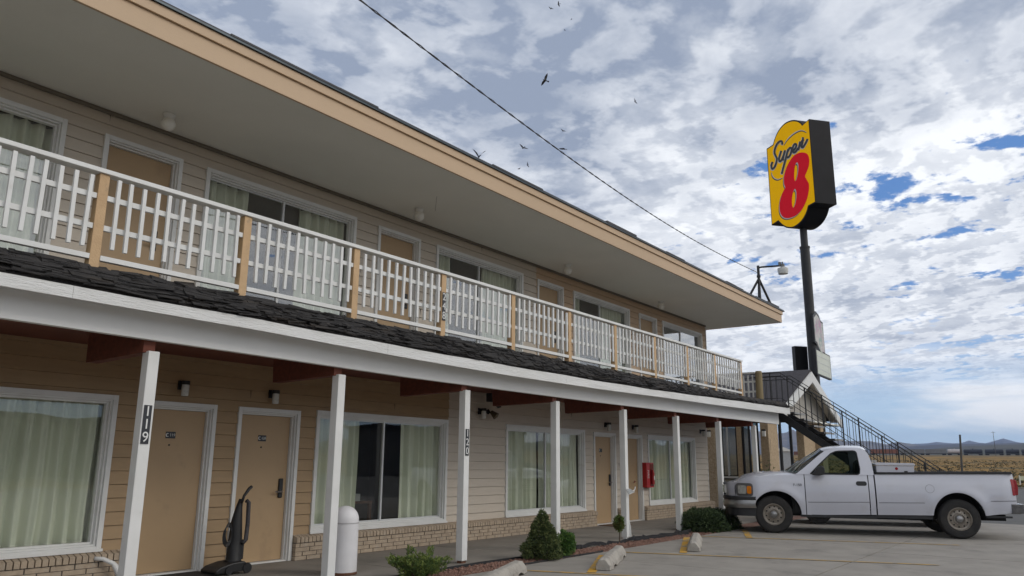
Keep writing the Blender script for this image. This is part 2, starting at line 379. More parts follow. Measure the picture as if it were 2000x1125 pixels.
# gravel bed with countless lumps
mb = MB()
mb.box(-14, 23.6, -2.87, -2.30, -.09, -.02)
for i in range(5200):
    x = random.choice((U(3, 16.5), U(6, 15))); y = U(-2.86, -2.33); r = U(.012, .028)
    c = Vector((x, y, U(-.02, -.002))); a = U(0, 6.28)
    v = [c+Vector((r*cos(a+k*1.257)*U(.7, 1.2), r*sin(a+k*1.257)*U(.7, 1.2), U(-.3, .3)*r)) for k in range(5)]
    tp = c+Vector((0, 0, r*U(.6, 1.1)))
    for k in range(5): mb.face([v[k], v[(k+1) % 5], tp])
tag(mb.build('gravel_bed', m_grav, fix=False), kind='stuff', label='red-brown crushed rock in the narrow planting strip', cat='gravel')
# black plastic edging, curling out of the gravel
mb = MB()
def strip(pts, h, w=.012):
    for p, q in zip(pts, pts[1:]):
        mb.prism([(0, 0), (1, 0)], lambda a, b_, t_: (0, 0, 0), 0, 0) if False else None
        p = Vector(p); q = Vector(q); d = (q-p); s_ = Vector((-d.y, d.x, 0)).normalized()*w
        mb.face([p-s_, q-s_, q-s_+Vector((0, 0, h)), p-s_+Vector((0, 0, h))]); mb.face([p+s_, p+s_+Vector((0, 0, h)), q+s_+Vector((0, 0, h)), q+s_])
        mb.face([p-s_+Vector((0, 0, h)), q-s_+Vector((0, 0, h)), q+s_+Vector((0, 0, h)), p+s_+Vector((0, 0, h))])
pts = []
x = 3.
while x < 16.6:
    pts.append((x, -2.32+.03*sin(x*2.3)+(.06*sin(x*9) if x > 11.3 else 0), -.03+(U(0, .05) if x > 11.3 else 0))); x += .16
strip(pts, .055)
tag(mb.build('garden_edging', m_edge, fix=False), 'black plastic edging strip along the walkway side of the red gravel', 'garden edging')
mb = MB()
pts = [(x_*.2+8.9, -2.84+.01*sin(x_), -.03) for x_ in range(0, 14)]
strip(pts, .05)
tag(mb.build('garden_edging', m_edge, fix=False), 'black plastic edging at the foot of the cone-shaped evergreen on the parking side', 'garden edging')
mb = MB()
strip([(11.5, -2.34, -.02), (11.8, -2.31, .01), (12.2, -2.28, .03), (12.3, -2.3, .0)], .045)
tag(mb.build('garden_edging', m_edge, fix=False), 'loose black edging piece arching between the round shrub and the tiny lollipop tree', 'garden edging')
mb = MB()
strip([(13.2, -2.5, 0), (13.33, -2.44, .07), (13.42, -2.4, .01), (13.9, -2.42, .0), (15.6, -2.5, -.01)], .04)
tag(mb.build('garden_edging', m_edge, fix=False), 'loose curled black edging piece right of the fifth porch post', 'garden edging')
# painted markings
mb = MB()
def stripe(a, b_, w, z=.004, seg=1, wob=0.):
    a = Vector(a); b_ = Vector(b_); d = b_-a; s_ = Vector((-d.y, d.x)).normalized()*w/2
    for i in range(seg):
        p = a+d*i/seg; q = a+d*(i+1)/seg
        mb.face([(p.x-s_.x, p.y-s_.y, z), (q.x-s_.x, q.y-s_.y, z), (q.x+s_.x, q.y+s_.y, z), (p.x+s_.x, p.y+s_.y, z)])
for a, b_ in (((9.22, -3.98), (11.05, -3.10)), ((12.18, -3.93), (14.85, -2.80)), ((15.45, -3.84), (17.4, -3.02)), ((6.2, -3.9), (8.2, -3.1))): stripe(a, b_, .12)
mb.build('stall_stripe', m_yel)['kind'] = 'structure'
mb = MB()
for a in ((8.84, -3.22), (11.64, -3.12), (15.19, -2.94)):
    stripe(a, (a[0]+.336*4.6, a[1]-.942*4.6), .07)
mb.build('stall_line', m_yelf)['kind'] = 'structure'

# ------------------------------------------------------------------ motel
motel = empty('motel_building', (0, 0, 0), 0, 'two-storey motel wing with tan and cream lap siding, balcony and broad overhanging roof', 'motel')
DW = 1.053; WL = 3.024; WU = 2.774
LW = [1.739, 7.809, 12.593, 18.783]; LD = [5.054, 6.445, 16.009, 17.411]
UW = [.98, 5.611, 10.376, 15.178, 19.906]; UD = [4.204, 8.886, 13.69, 18.492]
XL = -3.; LEND = 22.72; UEND = 23.0
def siding(name, mat_, x0, x1, z0, z1, holes, y=0., label=None):
    """lap boards as real wedges, cut round the openings"""
    mb = MB(); ex = .157
    xs = sorted(set([x0, x1]+[min(max(h, x0), x1) for q in holes for h in (q[0], q[1])]))
    k0 = math.floor(z0/ex)
    for xa, xb in zip(xs, xs[1:]):
        if xb-xa < .001: continue
        xm = (xa+xb)/2; hs = [q for q in holes if q[0] <= xm <= q[1]]
        k = k0
        while k*ex < z1:
            a, b_ = max(z0, k*ex), min(z1, (k+1)*ex)
            segs = [(a, b_)]
            for q in hs:
                ns = []
                for s0, s1 in segs:
                    if q[3] <= s0 or q[2] >= s1: ns.append((s0, s1)); continue
                    if q[2] > s0: ns.append((s0, q[2]))
                    if q[3] < s1: ns.append((q[3], s1))
                segs = ns
            for s0, s1 in segs:
                if s1-s0 < .004: continue
                y0 = y-.024+.020*(s0-k*ex)/ex; y1 = y-.024+.020*(s1-k*ex)/ex
                e_ = min(.0045, (s1-s0)*.5)
                mb.face([(xa, y0, s0+e_), (xb, y0, s0+e_), (xb, y1, s1), (xa, y1, s1)])
                mb.face([(xa, y+.03, s0), (xb, y+.03, s0), (xb, y0, s0+e_), (xa, y0, s0+e_)])
                mb.face([(xa, y1, s1), (xb, y1, s1), (xb, y+.03, s1), (xa, y+.03, s1)])
            k += 1
    # butt joints here and there
    for i in range(int((x1-x0)*1.3)):
        xx = U(x0, x1); k = random.randint(int(z0/ex)+1, int(z1/ex)-1); zc = (k+.5)*ex
        if any(q[0]-.05 < xx < q[1]+.05 and q[2]-.1 < zc < q[3]+.1 for q in holes): continue
        mb.box(xx, xx+.002, y-.019, y-.005, k*ex+.002, k*ex+ex-.002, 1)
    o = mb.build(name, [mat_, m_mort], motel, fix=False)
    if label: o['label'] = label
    return o
lh = [(a+.03, a+WL-.03, .38, 2.12) for a in LW]+[(a+.03, a+DW-.03, -.1, 2.09) for a in LD]
uh = [(a+.03, a+WU-.03, 3.29, 5.343) for a in UW]+[(a+.03, a+DW-.03, 3.1, 5.335) for a in UD]
siding('wall', m_tan, XL, 10.86, 0, 2.9, lh, label='tan lap siding of the ground floor')
siding('wall', m_cream, 10.86, LEND, 0, 2.9, lh, label='cream lap siding of the ground floor')
siding('wall', m_cream, XL, 13.66, 3.1, 5.70, uh, label='cream lap siding of the upper floor')
siding('wall', m_tan2, 13.66, UEND, 3.1, 5.70, uh, label='rosy tan lap siding of the upper floor')
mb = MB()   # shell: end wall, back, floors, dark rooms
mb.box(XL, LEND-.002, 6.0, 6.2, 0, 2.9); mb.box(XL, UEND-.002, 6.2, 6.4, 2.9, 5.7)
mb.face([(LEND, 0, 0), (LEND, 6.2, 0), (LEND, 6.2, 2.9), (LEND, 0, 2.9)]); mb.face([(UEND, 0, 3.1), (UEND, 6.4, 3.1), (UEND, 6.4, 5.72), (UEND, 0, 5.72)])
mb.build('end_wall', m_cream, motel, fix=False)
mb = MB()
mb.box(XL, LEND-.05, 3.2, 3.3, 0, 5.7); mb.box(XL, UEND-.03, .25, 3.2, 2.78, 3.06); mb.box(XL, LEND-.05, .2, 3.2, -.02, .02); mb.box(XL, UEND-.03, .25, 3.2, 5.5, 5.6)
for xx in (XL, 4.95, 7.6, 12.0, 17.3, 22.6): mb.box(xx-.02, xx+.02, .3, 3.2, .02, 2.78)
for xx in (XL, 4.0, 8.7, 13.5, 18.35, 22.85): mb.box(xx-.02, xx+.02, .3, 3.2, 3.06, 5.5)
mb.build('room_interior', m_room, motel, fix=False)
mb = MB(); mb.box(XL, UEND, -2.02, .26, 3.10, 3.17); mb.box(XL, UEND-.02, -2.06, .2, 2.90, 3.10); mb.build('balcony_deck', m_walk, motel)
mb = MB(); mb.box(LEND+.003, LEND+.03, -.02, .10, 0, 2.75); mb.box(UEND+.002, UEND+.03, -.03, .10, 3.2, 5.66);
mb.build('corner_trim', m_white, motel)
m_crown = mat('dark_frieze', (.17, .15, .12), .8)
mb = MB(); mb.box(XL, UEND-.02, -.055, -.03, 5.622, 5.670); mb.build('frieze_board', m_crown, motel)

def curtain(parent, xa, xb, z0, z1, y, seed):
    mb = MB(); n = max(4, int((xb-xa)/.010)); rr = random.Random(seed); ph = rr.uniform(0, 6)
    def yy(x, k):
        a_ = sin(x*31+ph+1.7*sin(x*3.3+ph)); return y+.02+.062*math.copysign(abs(a_)**.7, a_)*(.75+.25*k)+.016*sin(x*83+ph)
    rows = 5
    for i in range(n+1):
        x = xa+(xb-xa)*i/n
        for r in range(rows+1):
            k = 1-r/rows; mb.v.append((x+.008*sin(x*9+r), yy(x, k), z0+(z1-z0)*r/rows))
    for i in range(n):
        for r in range(rows):
            a = i*(rows+1)+r; mb.f.append((a, a+rows+1, a+rows+2, a+1)); mb.m.append(0)
    return mb.build('curtain', m_cur, parent, smooth=True, fix=False)
def window(x0, w, z0, z1, mull, curts, lens, seed, sill=True):
    tr = .058
    mb = MB()
    # outer casing (proud), stepped jamb and sash
    for d0, d1, a, b_ in ((-.042, .01, 0, tr), (-.012, .055, tr, tr+.022), (.03, .10, tr+.022, tr+.045)):
        mb.box(x0+a, x0+b_, d0, d1, z0+a, z1-a); mb.box(x0+w-b_, x0+w-a, d0, d1, z0+a, z1-a)
        mb.box(x0+b_, x0+w-b_, d0, d1, z1-b_, z1-a); mb.box(x0+b_, x0+w-b_, d0, d1, z0+a, z0+b_)
    o = mb.build('window', m_white, motel, bevel=.003)
    i0, i1, j0, j1 = x0+tr+.045, x0+w-tr-.045, z0+tr+.045, z1-tr-.045
    if mull:
        m = MB(); m.box(mull-.017, mull+.017, .055, .10, j0, j1); m.box(i0, i1, .07, .095, j0, j0+.02); m.box(i0, i1, .07, .095, j1-.02, j1); m.build('sash', m_alu, o)
        spans = [(i0, mull-.017), (mull+.017, i1)]
    else: spans = [(i0, i1)]
    for a, b_ in spans:
        m = MB(); m.box(a+.001, b_-.001, .078, .084, j0+.021, j1-.021); m.build('pane', lens, o)
    for k, (a, b_) in enumerate(curts): curtain(o, a-(.07 if abs(a-x0-.1) < .15 else 0), b_+(.09 if abs(b_-x0-w+.1) < .15 else 0), j0-.02, j1+.02, .175, seed+k)
    if sill:
        m = MB(); m.box(x0-.012, x0+w+.012, -.06, -.043, z0-.001, z0+.03); m.build('sill', m_white, o)
    return o
g_low = glass('lower_window_glass', (.95, .965, .94), 1.8)
g_up = glass('upper_window_glass', (.95, .965, .94), 2.6)
g_upm = glass('mirror_window_glass', (.35, .40, .38), 5.5)
ww = [(None, [(1.85, 4.66)]), (9.31, [(7.9, 8.86), (9.80, 10.74)]), (14.12, [(12.69, 13.90), (14.06, 15.52)]), (20.28, [(18.88, 19.93), (20.08, 21.0), (21.15, 21.71)])]
for i, (x0, (mu, cs)) in enumerate(zip(LW, ww)): window(x0, WL, .35, 2.15, mu, cs, g_low, 10*i)
uw = [(None, [(1.08, 3.66)]), (6.99, [(5.71, 6.42), (7.34, 8.28)]), (11.75, [(10.47, 11.06), (12.0, 13.06)]), (16.54, [(15.27, 15.78), (16.66, 17.86)]), (21.28, [(20.0, 21.2), (21.36, 22.6)])]
for i, (x0, (mu, cs)) in enumerate(zip(UW, uw)): window(x0, WU, 3.26, 5.372, mu, cs, g_up if i < 4 else g_upm, 100+10*i, sill=False)
m_plq = mat('dark_plaque', (.02, .022, .028), .4); m_ltr = mat('pale_lettering', (.72, .72, .70), .6)
m_chr = mat('bright_chrome', (.75, .75, .75), .15, metal=1.); m_mat = mat('doormat', (.03, .027, .025), .95, bump=.6)
def door(x0, z0, ztop, num, lockx, lock_black=True, lever_only=False, zshift=0.):
    tr = .055; w = DW; mb = MB()
    for d0, d1, a, b_ in ((-.042, .02, 0, tr), (-.012, .075, tr, tr+.02), (.03, .12, tr+.02, tr+.04)):
        mb.box(x0+a, x0+b_, d0, d1, z0, ztop-a); mb.box(x0+w-b_, x0+w-a, d0, d1, z0, ztop-a); mb.box(x0+b_, x0+w-b_, d0, d1, ztop-b_, ztop-a)
    mb.box(x0+tr+.02, x0+w-tr-.02, -.02, .12, z0, z0+.018)
    fr = mb.build('door_frame', m_white, motel, bevel=.003)
    m = MB(); m.box(x0+tr+.043, x0+w-tr-.043, .075, .115, z0+.024, ztop-tr-.043); d = m.build('door', m_door, motel, bevel=.003)
    xc = x0+w/2
    if num:
        num = num.strip()
        m = MB(); zc = z0+1.70; m.box(xc-.065-.04, xc+.065-.04, .068, .0745, zc-.042, zc+.042)
        cr = [(-.045+.024*cos(a), .024*sin(a)) for a in [radians(50+i*26) for i in range(11)]]+[(-.040+.017*cos(a), .017*sin(a)) for a in [radians(310-i*26) for i in range(11)]]
        m.prism(cr, lambda a, b_, t_: (xc-.04+a, .068-t_, zc+b_), .0, .003, 1)
        if num: add_mesh(m, text_mesh(num, .05), face_mtx((xc-.018, .066, zc), (1, 0, 0), (0, 0, 1)), 1)
        m.build('room_plate', [m_plq, m_ltr], d)
        m = MB(); m.lathe([(.0, -.006), (.011, -.006), (.013, 0)], (xc-.045, .074, z0+1.575), 'Y', 12); m.build('peephole', m_black, d)
    m = MB()
    if lever_only:
        m.lathe([(.0, -.01), (.03, -.01), (.03, 0)], (lockx, .074, z0+.95), 'Y', 14); m.tube([(lockx, .06, z0+.95), (lockx, .02, z0+.95), (lockx-.11, .02, z0+.95)], .009, 8)
        m.build('handle', m_chr, d)
    else:
        m.box(lockx-.035, lockx+.035, .045, .0745, z0+.87, z0+1.14)
        m.build('lock', m_blackp, d, bevel=.012)
        m = MB(); m.tube([(lockx, .05, z0+.955), (lockx, .005, z0+.955), (lockx-.13, .005, z0+.955)], .011, 8); m.build('handle', m_chr, d)
    return d
door(LD[0], .004, 2.12, '119', 5.205, lever_only=True)
door(LD[1], .004, 2.12, '120', 7.30)
door(LD[2], .004, 2.12, ' ', 16.9)
door(LD[3], .004, 2.12, '', 18.16, lever_only=True)
for x0 in UD: door(x0, 3.175, 5.364, ' ' if x0 == UD[0] else '', x0+.82)
# brick plinth: every brick a block, soldier course with sloping top
mb = MB()
def bricks(x0, x1):
    mb.box(x0+.004, x1-.004, -.098, -.015, .0, .325, 1)
    for r in range(4):
        z = .006+r*.059; x = x0-(r % 2)*.13-random.choice((0, .05))
        while x < x1:
            a, b_ = max(x0, x), min(x1, x+.252)
            if b_-a > .03: mb.box(a, b_-.006 if b_ < x1 else b_, -.107+U(-.002, .002), -.02, z, z+.052)
            x += .262
    x = x0
    while x < x1-.02:
        b_ = min(x+.064, x1); j = U(-.003, .003)
        c = [(-.128+j, .247), (-.128+j, .318), (-.02, .352), (-.02, .247)]
        mb.prism(c, lambda a, z, t_: (t_, a, z), x+.003, b_-.004); x += .071
bricks(XL, 5.04); bricks(7.51, 15.99); bricks(17.08, 17.39); bricks(18.475, 22.9)
mb.build('brick_plinth', [m_brick, m_mort], motel)
# roof
sz = 5.672
mb = MB(); mb.box(XL, 23.70, -2.17, -.058, sz, sz+.03); mb.box(XL, 23.70, -.058, 6.6, sz+.004, sz+.03); mb.build('soffit', m_soff, motel)
mb = MB(); mb.bar((9.0, -1.25, sz-.001), (9.55, -.72, sz-.001), .004, .002); mb.build('soffit_crack', m_mort, motel)
mb = MB()
mb.box(XL, 23.72, -2.205, -2.17, sz-.012, 5.898); mb.box(23.70, 23.735, -2.17, 8.6, sz-.012, 5.898)
mb.box(XL, 23.75, -2.235, -2.20, 5.90, 6.012); mb.box(23.735, 23.765, -2.20, 8.6, 5.90, 6.012)
mb.build('fascia', m_fas, motel, bevel=.003)
mb = MB()
x = XL
while x < 23.85:
    l = U(2.4, 3.3); mb.box(x, min(x+l-.004, 23.87), -2.262, -2.19, 6.014, 6.034+U(0, .005)); x += l
mb.box(23.75, 23.87, -2.26, 8.6, 6.014, 6.034); mb.build('drip_edge', m_flash, motel)
mb = MB()
prof = [(-2.25, 6.040), (-2.25, 6.062), (3.2, 6.75), (8.7, 6.062), (8.7, 6.040)]
mb.prism(prof, lambda a, z, t_: (t_, a, z), XL, 23.84)
x = XL
while x < 23.7:
    l = U(.5, 1.6)
    if random.random() < .45: mb.box(x, min(x+l, 23.7), -2.256, -2.0, 6.05, 6.07+U(.0, .035))
    x += l
mb.build('roof', m_roof, motel)
# porch: fascia board that sags and lifts, shakes, beam, ceiling, joists, posts
FT = [(-3, 2.90), (2.5, 2.885), (5, 2.872), (7.3, 2.846), (9.6, 2.841), (12.3, 2.846), (15, 2.872), (17.7, 2.926), (20.4, 2.975), (23.2, 3.026)]
FB = [(-3, 2.79), (2.5, 2.776), (5, 2.757), (7.3, 2.712), (9.6, 2.694), (12.3, 2.705), (15, 2.742), (17.7, 2.765), (20.4, 2.805), (23.2, 2.847)]
def ribbon(name, xs, zt, zb, y0, y1, m_, bev=.002):
    mb = MB()
    for x in xs:
        a, b_ = zt(x), zb(x); mb.v += [(x, y0, b_), (x, y1, b_), (x, y1, a), (x, y0, a)]
    for i in range(len(xs)-1):
        for k in range(4): mb.f.append((i*4+k, i*4+(k+1) % 4, i*4+4+(k+1) % 4, i*4+4+k)); mb.m.append(0)
    mb.f.append((0, 1, 2, 3)); mb.m.append(0); q = (len(xs)-1)*4; mb.f.append((q, q+3, q+2, q+1)); mb.m.append(0)
    return mb.build(name, m_, motel)
xs = [XL+i*.5 for i in range(int((23.2-XL)/.5)+1)]+[23.2]
cuts = [-3, 3.05, 6.9, 11.1, 15.2, 19.05, 23.2]
for a, b_ in zip(cuts, cuts[1:]):
    q = [a+.0015]+[x for x in xs if a < x < b_]+[b_-.0015]
    ribbon('porch_fascia', q, lambda x: lerp(FT, x)+.004*sin(x*3), lambda x: lerp(FB, x), -2.42, -2.385, m_whiter)
BB = [(-3, 2.565), (2.6, 2.560), (3.74, 2.548), (5.2, 2.535), (7.6, 2.51), (12.3, 2.507), (15.5, 2.522), (18.4, 2.528), (23.2, 2.556)]
ribbon('porch_beam', [x for x in xs if x < 23.1], lambda x: 2.92, lambda x: lerp(BB, x), -2.14, -2.06, m_beam)
ribbon('porch_lining', [x for x in xs if x < 23.1], lambda x: lerp(FB, x)+.055, lambda x: lerp(FB, x)+.045, -2.384, -2.141, m_white)
mb = MB(); mb.box(XL, 23.05, -2.057, -.005, 2.72, 2.75)
mb.build('porch_ceiling', m_red, motel)
mb = MB()
for i in range(9):
    xp = 1.59+2.43*i
    y1 = -.95+.05*i if i < 4 else -.75
    mb.prism([(-2.055, 2.425), (-2.055, 2.72), (y1+.02, 2.72), (y1, 2.40)], lambda a, z, t_: (t_, a, z), xp-.09, xp+.03)
mb.box(XL, 22.9, -2.056, -1.98, 2.56, 2.72); mb.build('porch_joist', m_red, motel)
# shakes
mb = MB(); rr = random.Random(3)
def shake(x, w, row, nrow):
    k = row/(nrow-1.); ft = lerp(FT, x)
    y = -2.405+.29*k; z = ft+.045+(3.150-ft-.045)*k**.8
    tl = rr.uniform(.006, .022); L = rr.uniform(.035, .065)*(1 if row else .6)
    c = Vector((x+w/2, y+rr.uniform(-.02, .02), z+rr.uniform(-.012, .014)))
    r_ = rr.uniform(-.13, .13); tilt = rr.uniform(.15, .8)
    ax = Vector((cos(r_), 0, sin(r_)*.7))*w/2*1.1; ay = Vector((0, cos(tilt), sin(tilt)))*L; az = Vector((0, -sin(tilt), cos(tilt)))*tl/2
    q = [c+i*ax*rr.uniform(.8, 1.05)+j*ay*rr.uniform(.7, 1.1)+kk*az*rr.uniform(.4, 1.4) for kk in (-1, 1) for j in (-1, 1) for i in (-1, 1)]
    b = len(mb.v); mb.v += [tuple(v) for v in q]
    for f in ((0, 2, 3, 1), (4, 5, 7, 6), (0, 1, 5, 4), (2, 6, 7, 3), (0, 4, 6, 2), (1, 3, 7, 5)): mb.f.append(tuple(b+i for i in f)); mb.m.append(0)
for row in range(22):
    x = 1.2
    while x < 23.12:
        w = rr.choice((.06, .10, .16, .24, .33))*rr.uniform(.8, 1.3)
        if rr.random() > .04: shake(x, min(w, 23.2-x), row, 22)
        x += w*.9
x = XL
while x < 23.2:
    ft = lerp(FT, x+.25)
    mb.prism([(-2.40, ft+.01), (-2.39, ft+.05), (-2.30, ft+.17), (-2.12, 3.12), (-2.12, ft+.0)], lambda a, z, t_: (t_, a, z), x, min(x+.5, 23.19)); x += .5
mb.build('porch_roof_shakes', m_shake, motel, fix=False)
def numplate(parent, digits, x, y, ztop, zbot, wpl):
    m = MB(); m.box(x-wpl/2, x+wpl/2, y-.006, y, zbot, ztop)
    h = (ztop-zbot)/3
    for i, d in enumerate(digits): add_mesh(m, text_mesh(d, h*1.12), face_mtx((x, y-.007, ztop-h*(i+.5)), (1, 0, 0), (0, 0, 1)), 1)
    return m.build('house_number', [m_plq, m_ltr], parent)
m_rust = mat('rusty_steel', (.13, .055, .03), .8)
for i in range(-1, 8):
    xp = 4.02+2.43*i if i < 7 else 21.1
    mb = MB(); mb.box(xp-.058, xp+.058, -2.108, -1.99, .035, 2.44)
    p = mb.build('porch_post', m_white, motel, bevel=.006)
    m = MB(); m.box(xp-.045, xp+.045, -2.09, -2.01, .0, .038); m.box(xp+.059, xp+.063, -2.09, -2.03, .02, .30); m.build('post_foot', m_rust if i in (2, 3) else m_white, p)
    if i == 0: numplate(p, '119', xp-.005, -2.11, 1.91, 1.54, .078)
    if i == 2: numplate(p, '120', xp, -2.11, 1.87, 1.49, .075)
# bracket with a white slatted hose tray on the fifth post
mb = MB()
for k in range(5): mb.bar((13.62+k*.04, -2.22, .83+k*.01), (13.66+k*.04, -2.115, .92), .012, .016)
mb.bar((13.60, -2.22, .83), (13.82, -2.22, .87), .012, .012); mb.tube([(13.8, -2.15, .87), (13.90, -2.18, .90), (13.93, -2.18, .96)], .009, 8)
tag(mb.build('wall_tray', m_alu), 'small white louvred tray on a hook, fixed to the fifth porch post', 'wall tray')
# downpipe stub on the same post
mb = MB(); mb.tube([(13.86, -2.06, .34), (13.875, -2.08, .2), (13.85, -2.10, .02)], .012, 8)
tag(mb.build('conduit_pipe', m_white), 'bent white conduit at the foot of the fifth porch post', 'pipe')
# balcony railing
rail = empty('balcony_railing', (0, 0, 0), 0, 'white slatted balcony railing with tan posts along the upper walkway', 'railing')
RP = [1.74, 3.34, 4.955, 6.598, 8.30, 10.02, 11.74, 13.43, 15.17, 16.85, 18.50, 20.30]
for i, xp in enumerate(RP):
    mb = MB(); mb.box(xp-.048, xp+.048, -2.095, -2.0, 3.0, 4.088); p = mb.build('rail_post', m_tanpost, rail, bevel=.004)
    if i == 4: numplate(p, '248', xp+.0, -2.098, 3.815, 3.40, .07)
mb = MB(); mb.box(1.2, 20.36, -2.12, -1.99, 4.09, 4.135); mb.build('top_rail', m_white, rail, bevel=.004)
def section(xa, xb, first):
    mb = MB()
    for z in (3.86, 3.56): mb.box(xa+.05, xb-.05, -2.085, -2.05, z-.027, z+.027)
    mb.box(xa+.05, xb-.05, -2.098, -2.04, 3.235, 3.285)
    s = mb.build('rail_section', m_white, rail, bevel=.003)
    nb = 11; d = (xb-xa-.27)/(nb-1)
    for k in range(nb):
        x = xa+.135+d*k+U(-.006, .006); j = U(-.012, .012)
        m = MB(); m.box(x-.0185, x+.0185, -2.118, -2.087, 3.35+j, 4.055+j); t0_ = U(-.007, .007); m.v = [(v[0]+(t0_ if v[2] > 3.7 else -t0_), v[1], v[2]) for v in m.v]; m.build('baluster', m_white, s, bevel=.002)
for a, b_ in zip(RP, RP[1:]): section(a, b_, 0)
mb = MB()
for k in range(3): mb.box(RP[-1]-.02, RP[-1]+.0, -2.12, -2.09, 3.25, 4.09)
# end railing between the wall and the log post
er = empty('end_railing', (23.2, 0, 3.17), 0, 'white slatted railing closing the far end of the balcony beside the log post', 'railing')
mb = MB(); mb.box(-.06, .06, -1.45, 0, .93, .97); mb.box(-.02, .02, -1.45, 0, .66, .71); mb.box(-.02, .02, -1.45, 0, .36, .41); mb.box(-.03, .03, -1.45, 0, .06, .11); mb.build('rail_frame', m_white, er)
for k in range(10):
    m = MB(); y = -.12-k*.14; m.box(-.05, -.022, y-.018, y+.018, .15, .88); m.build('baluster', m_white, er)
mb = MB(); mb.tube([(23.2, -1.56, 3.1), (23.2, -1.56, 4.12), (23.2, -1.56, 4.16)], [.105, .10, .085], 16)
tag(mb.build('log_post', m_log), 'thick round log post at the far end of the balcony beside the stair landing', 'post')

# ------------------------------------------------------------------ lamps on the motel
def globe(x, y, label):
    o = empty('ceiling_lamp', (x, y, sz), 0, label, 'ceiling lamp', 'opal globe lamps under the eave')
    m = MB(); m.lathe([(0, 0), (.075, 0), (.08, -.02), (.06, -.055), (.055, -.07)], (0, 0, 0), 'Z', 20); m.build('lamp_base', m_white, o, autos=40)
    m = MB(); m.lathe([(.055, -.06)]+[(.088*cos(radians(a)), -.135+.088*sin(radians(a))) for a in range(55, -91, -12)], (0, 0, 0), 'Z', 24); m.build('globe', m_globe, o, smooth=True)
globe(4.712, -.556, 'white globe lamp under the eave above the leftmost upper door')
globe(9.304, -.572, 'white globe lamp under the eave above the second upper door')
globe(14.021, -.611, 'white globe lamp under the eave where the wall turns from cream to tan')
globe(18.789, -.543, 'white globe lamp under the eave nearest the roof corner')
def walllamp(x, z, label, y=-.02, rz=0., name='wall_lamp', group='wall lamps beside the doors'):
    o = empty(name, (x, y, z), rz, label, 'wall lamp', group)
    m = MB(); m.box(-.045, .045, -.022, 0, -.06, .055); m.tube([(0, -.02, .02), (0, -.09, .02)], .02, 8); m.lathe([(0, .052), (.052, .05), (.054, 0), (0, 0)], (0, -.11, 0), 'Z', 18)
    m.build('lamp_arm', m_black, o, autos=40)
    m = MB(); m.lathe([(.045, 0), (.048, -.03), (.046, -.13), (.038, -.145), (0, -.147)], (0, -.11, 0), 'Z', 18); m.build('lamp_shade', m_lens, o, autos=40)
walllamp(5.56, 2.34, 'black and glass wall lamp above the door marked 119')
walllamp(6.96, 2.33, 'black and glass wall lamp above the door marked 120 and the vacuum cleaner')
walllamp(11.74, 2.36, 'wall lamp with a flood lamp beside it, right of the post marked 120')
walllamp(16.58, 2.31, 'wall lamp above the door left of the fifth porch post')
walllamp(17.98, 2.31, 'wall lamp above the door beside the red cabinet')
walllamp(22.25, 2.36, 'wall lamp at the far corner of the cream wall')
fl = empty('flood_lamp', (11.98, -.03, 2.36), 0, 'small brown flood lamp on the cream wall right of the post marked 120', 'flood lamp')
m = MB(); m.lathe([(0, .0), (.045, 0), (.05, -.02)], (0, 0, 0), 'Y', 14); m.tube([(0, -.02, 0), (0, -.06, -.01), (.02, -.09, -.03)], .018, 8); m.build('lamp_arm', m_blackp, fl)
m = MB(); m.tube([(.02, -.08, .0), (.03, -.12, -.04), (.05, -.18, -.09)], [.035, .05, .075], 14); m.build('lamp_shade', mat('bronze', (.10, .075, .035), .5), fl)
sc_ = empty('junction_box', (11.9, -.35, 2.60), 0, 'black electrical box and cables hanging at the end of the joist above the flood lamp', 'electrical box')
m = MB(); m.box(-.30, -.06, -.06, .06, -.08, .08); m.box(-.06, .10, -.05, .05, -.14, -.02); m.build('box', m_black, sc_, bevel=.01)
m = MB(); m.tube([(.0, 0, .1), (.05, .02, .12), (.12, 0, .02)], .012, 6); m.tube([(-.1, 0, -.1), (0, 0, -.17), (.08, 0, -.15)], .02, 6); m.build('cable', m_black, sc_)
# fire extinguisher cabinet
fx = empty('extinguisher_cabinet', (18.62, -.03, 1.12), 0, 'red fire extinguisher cabinet on the wall between the last door and window', 'fire cabinet')
m = MB(); m.box(-.21, .19, -.13, 0, -.31, .31)
add_mesh(m, text_mesh('FIRE', .12), face_mtx((-.12, -.133, .02), (0, 0, -1), (1, 0, 0)), 1)
m.build('cabinet', [m_sredc, m_ltr], fx)
m = MB(); m.box(-.02, .17, -.136, -.131, -.28, .28); m.build('cabinet_door', mat('dark_red_glass', (.16, .008, .012), .15), fx)
m = MB(); m.lathe([(0, -.20), (.04, -.20), (.042, .08), (.025, .12), (.012, .14), (0, .14)], (.075, -.165, -.03), 'Z', 16); m.box(.045, .105, -.18, -.15, .10, .13); m.box(.045, .105, -.2085, -.207, -.12, -.02, 1); m.build('extinguisher', [m_sredc, m_ltr], fx)
# door mats
mb = MB(); mb.box(-.36, .36, -.24, .24, .0, .012); o = mb.build('doormat', m_mat, loc=(5.60, -.34, .006)); tag(o, 'dark doormat before the door marked 119', 'doormat')
mb = MB(); mb.box(-.36, .36, -.24, .24, .0, .012); o = mb.build('doormat', mat('brown_mat', (.12, .07, .04), .95, bump=.5), loc=(16.45, -.32, .006)); tag(o, 'brown doormat before the door left of the fifth porch post', 'doormat')
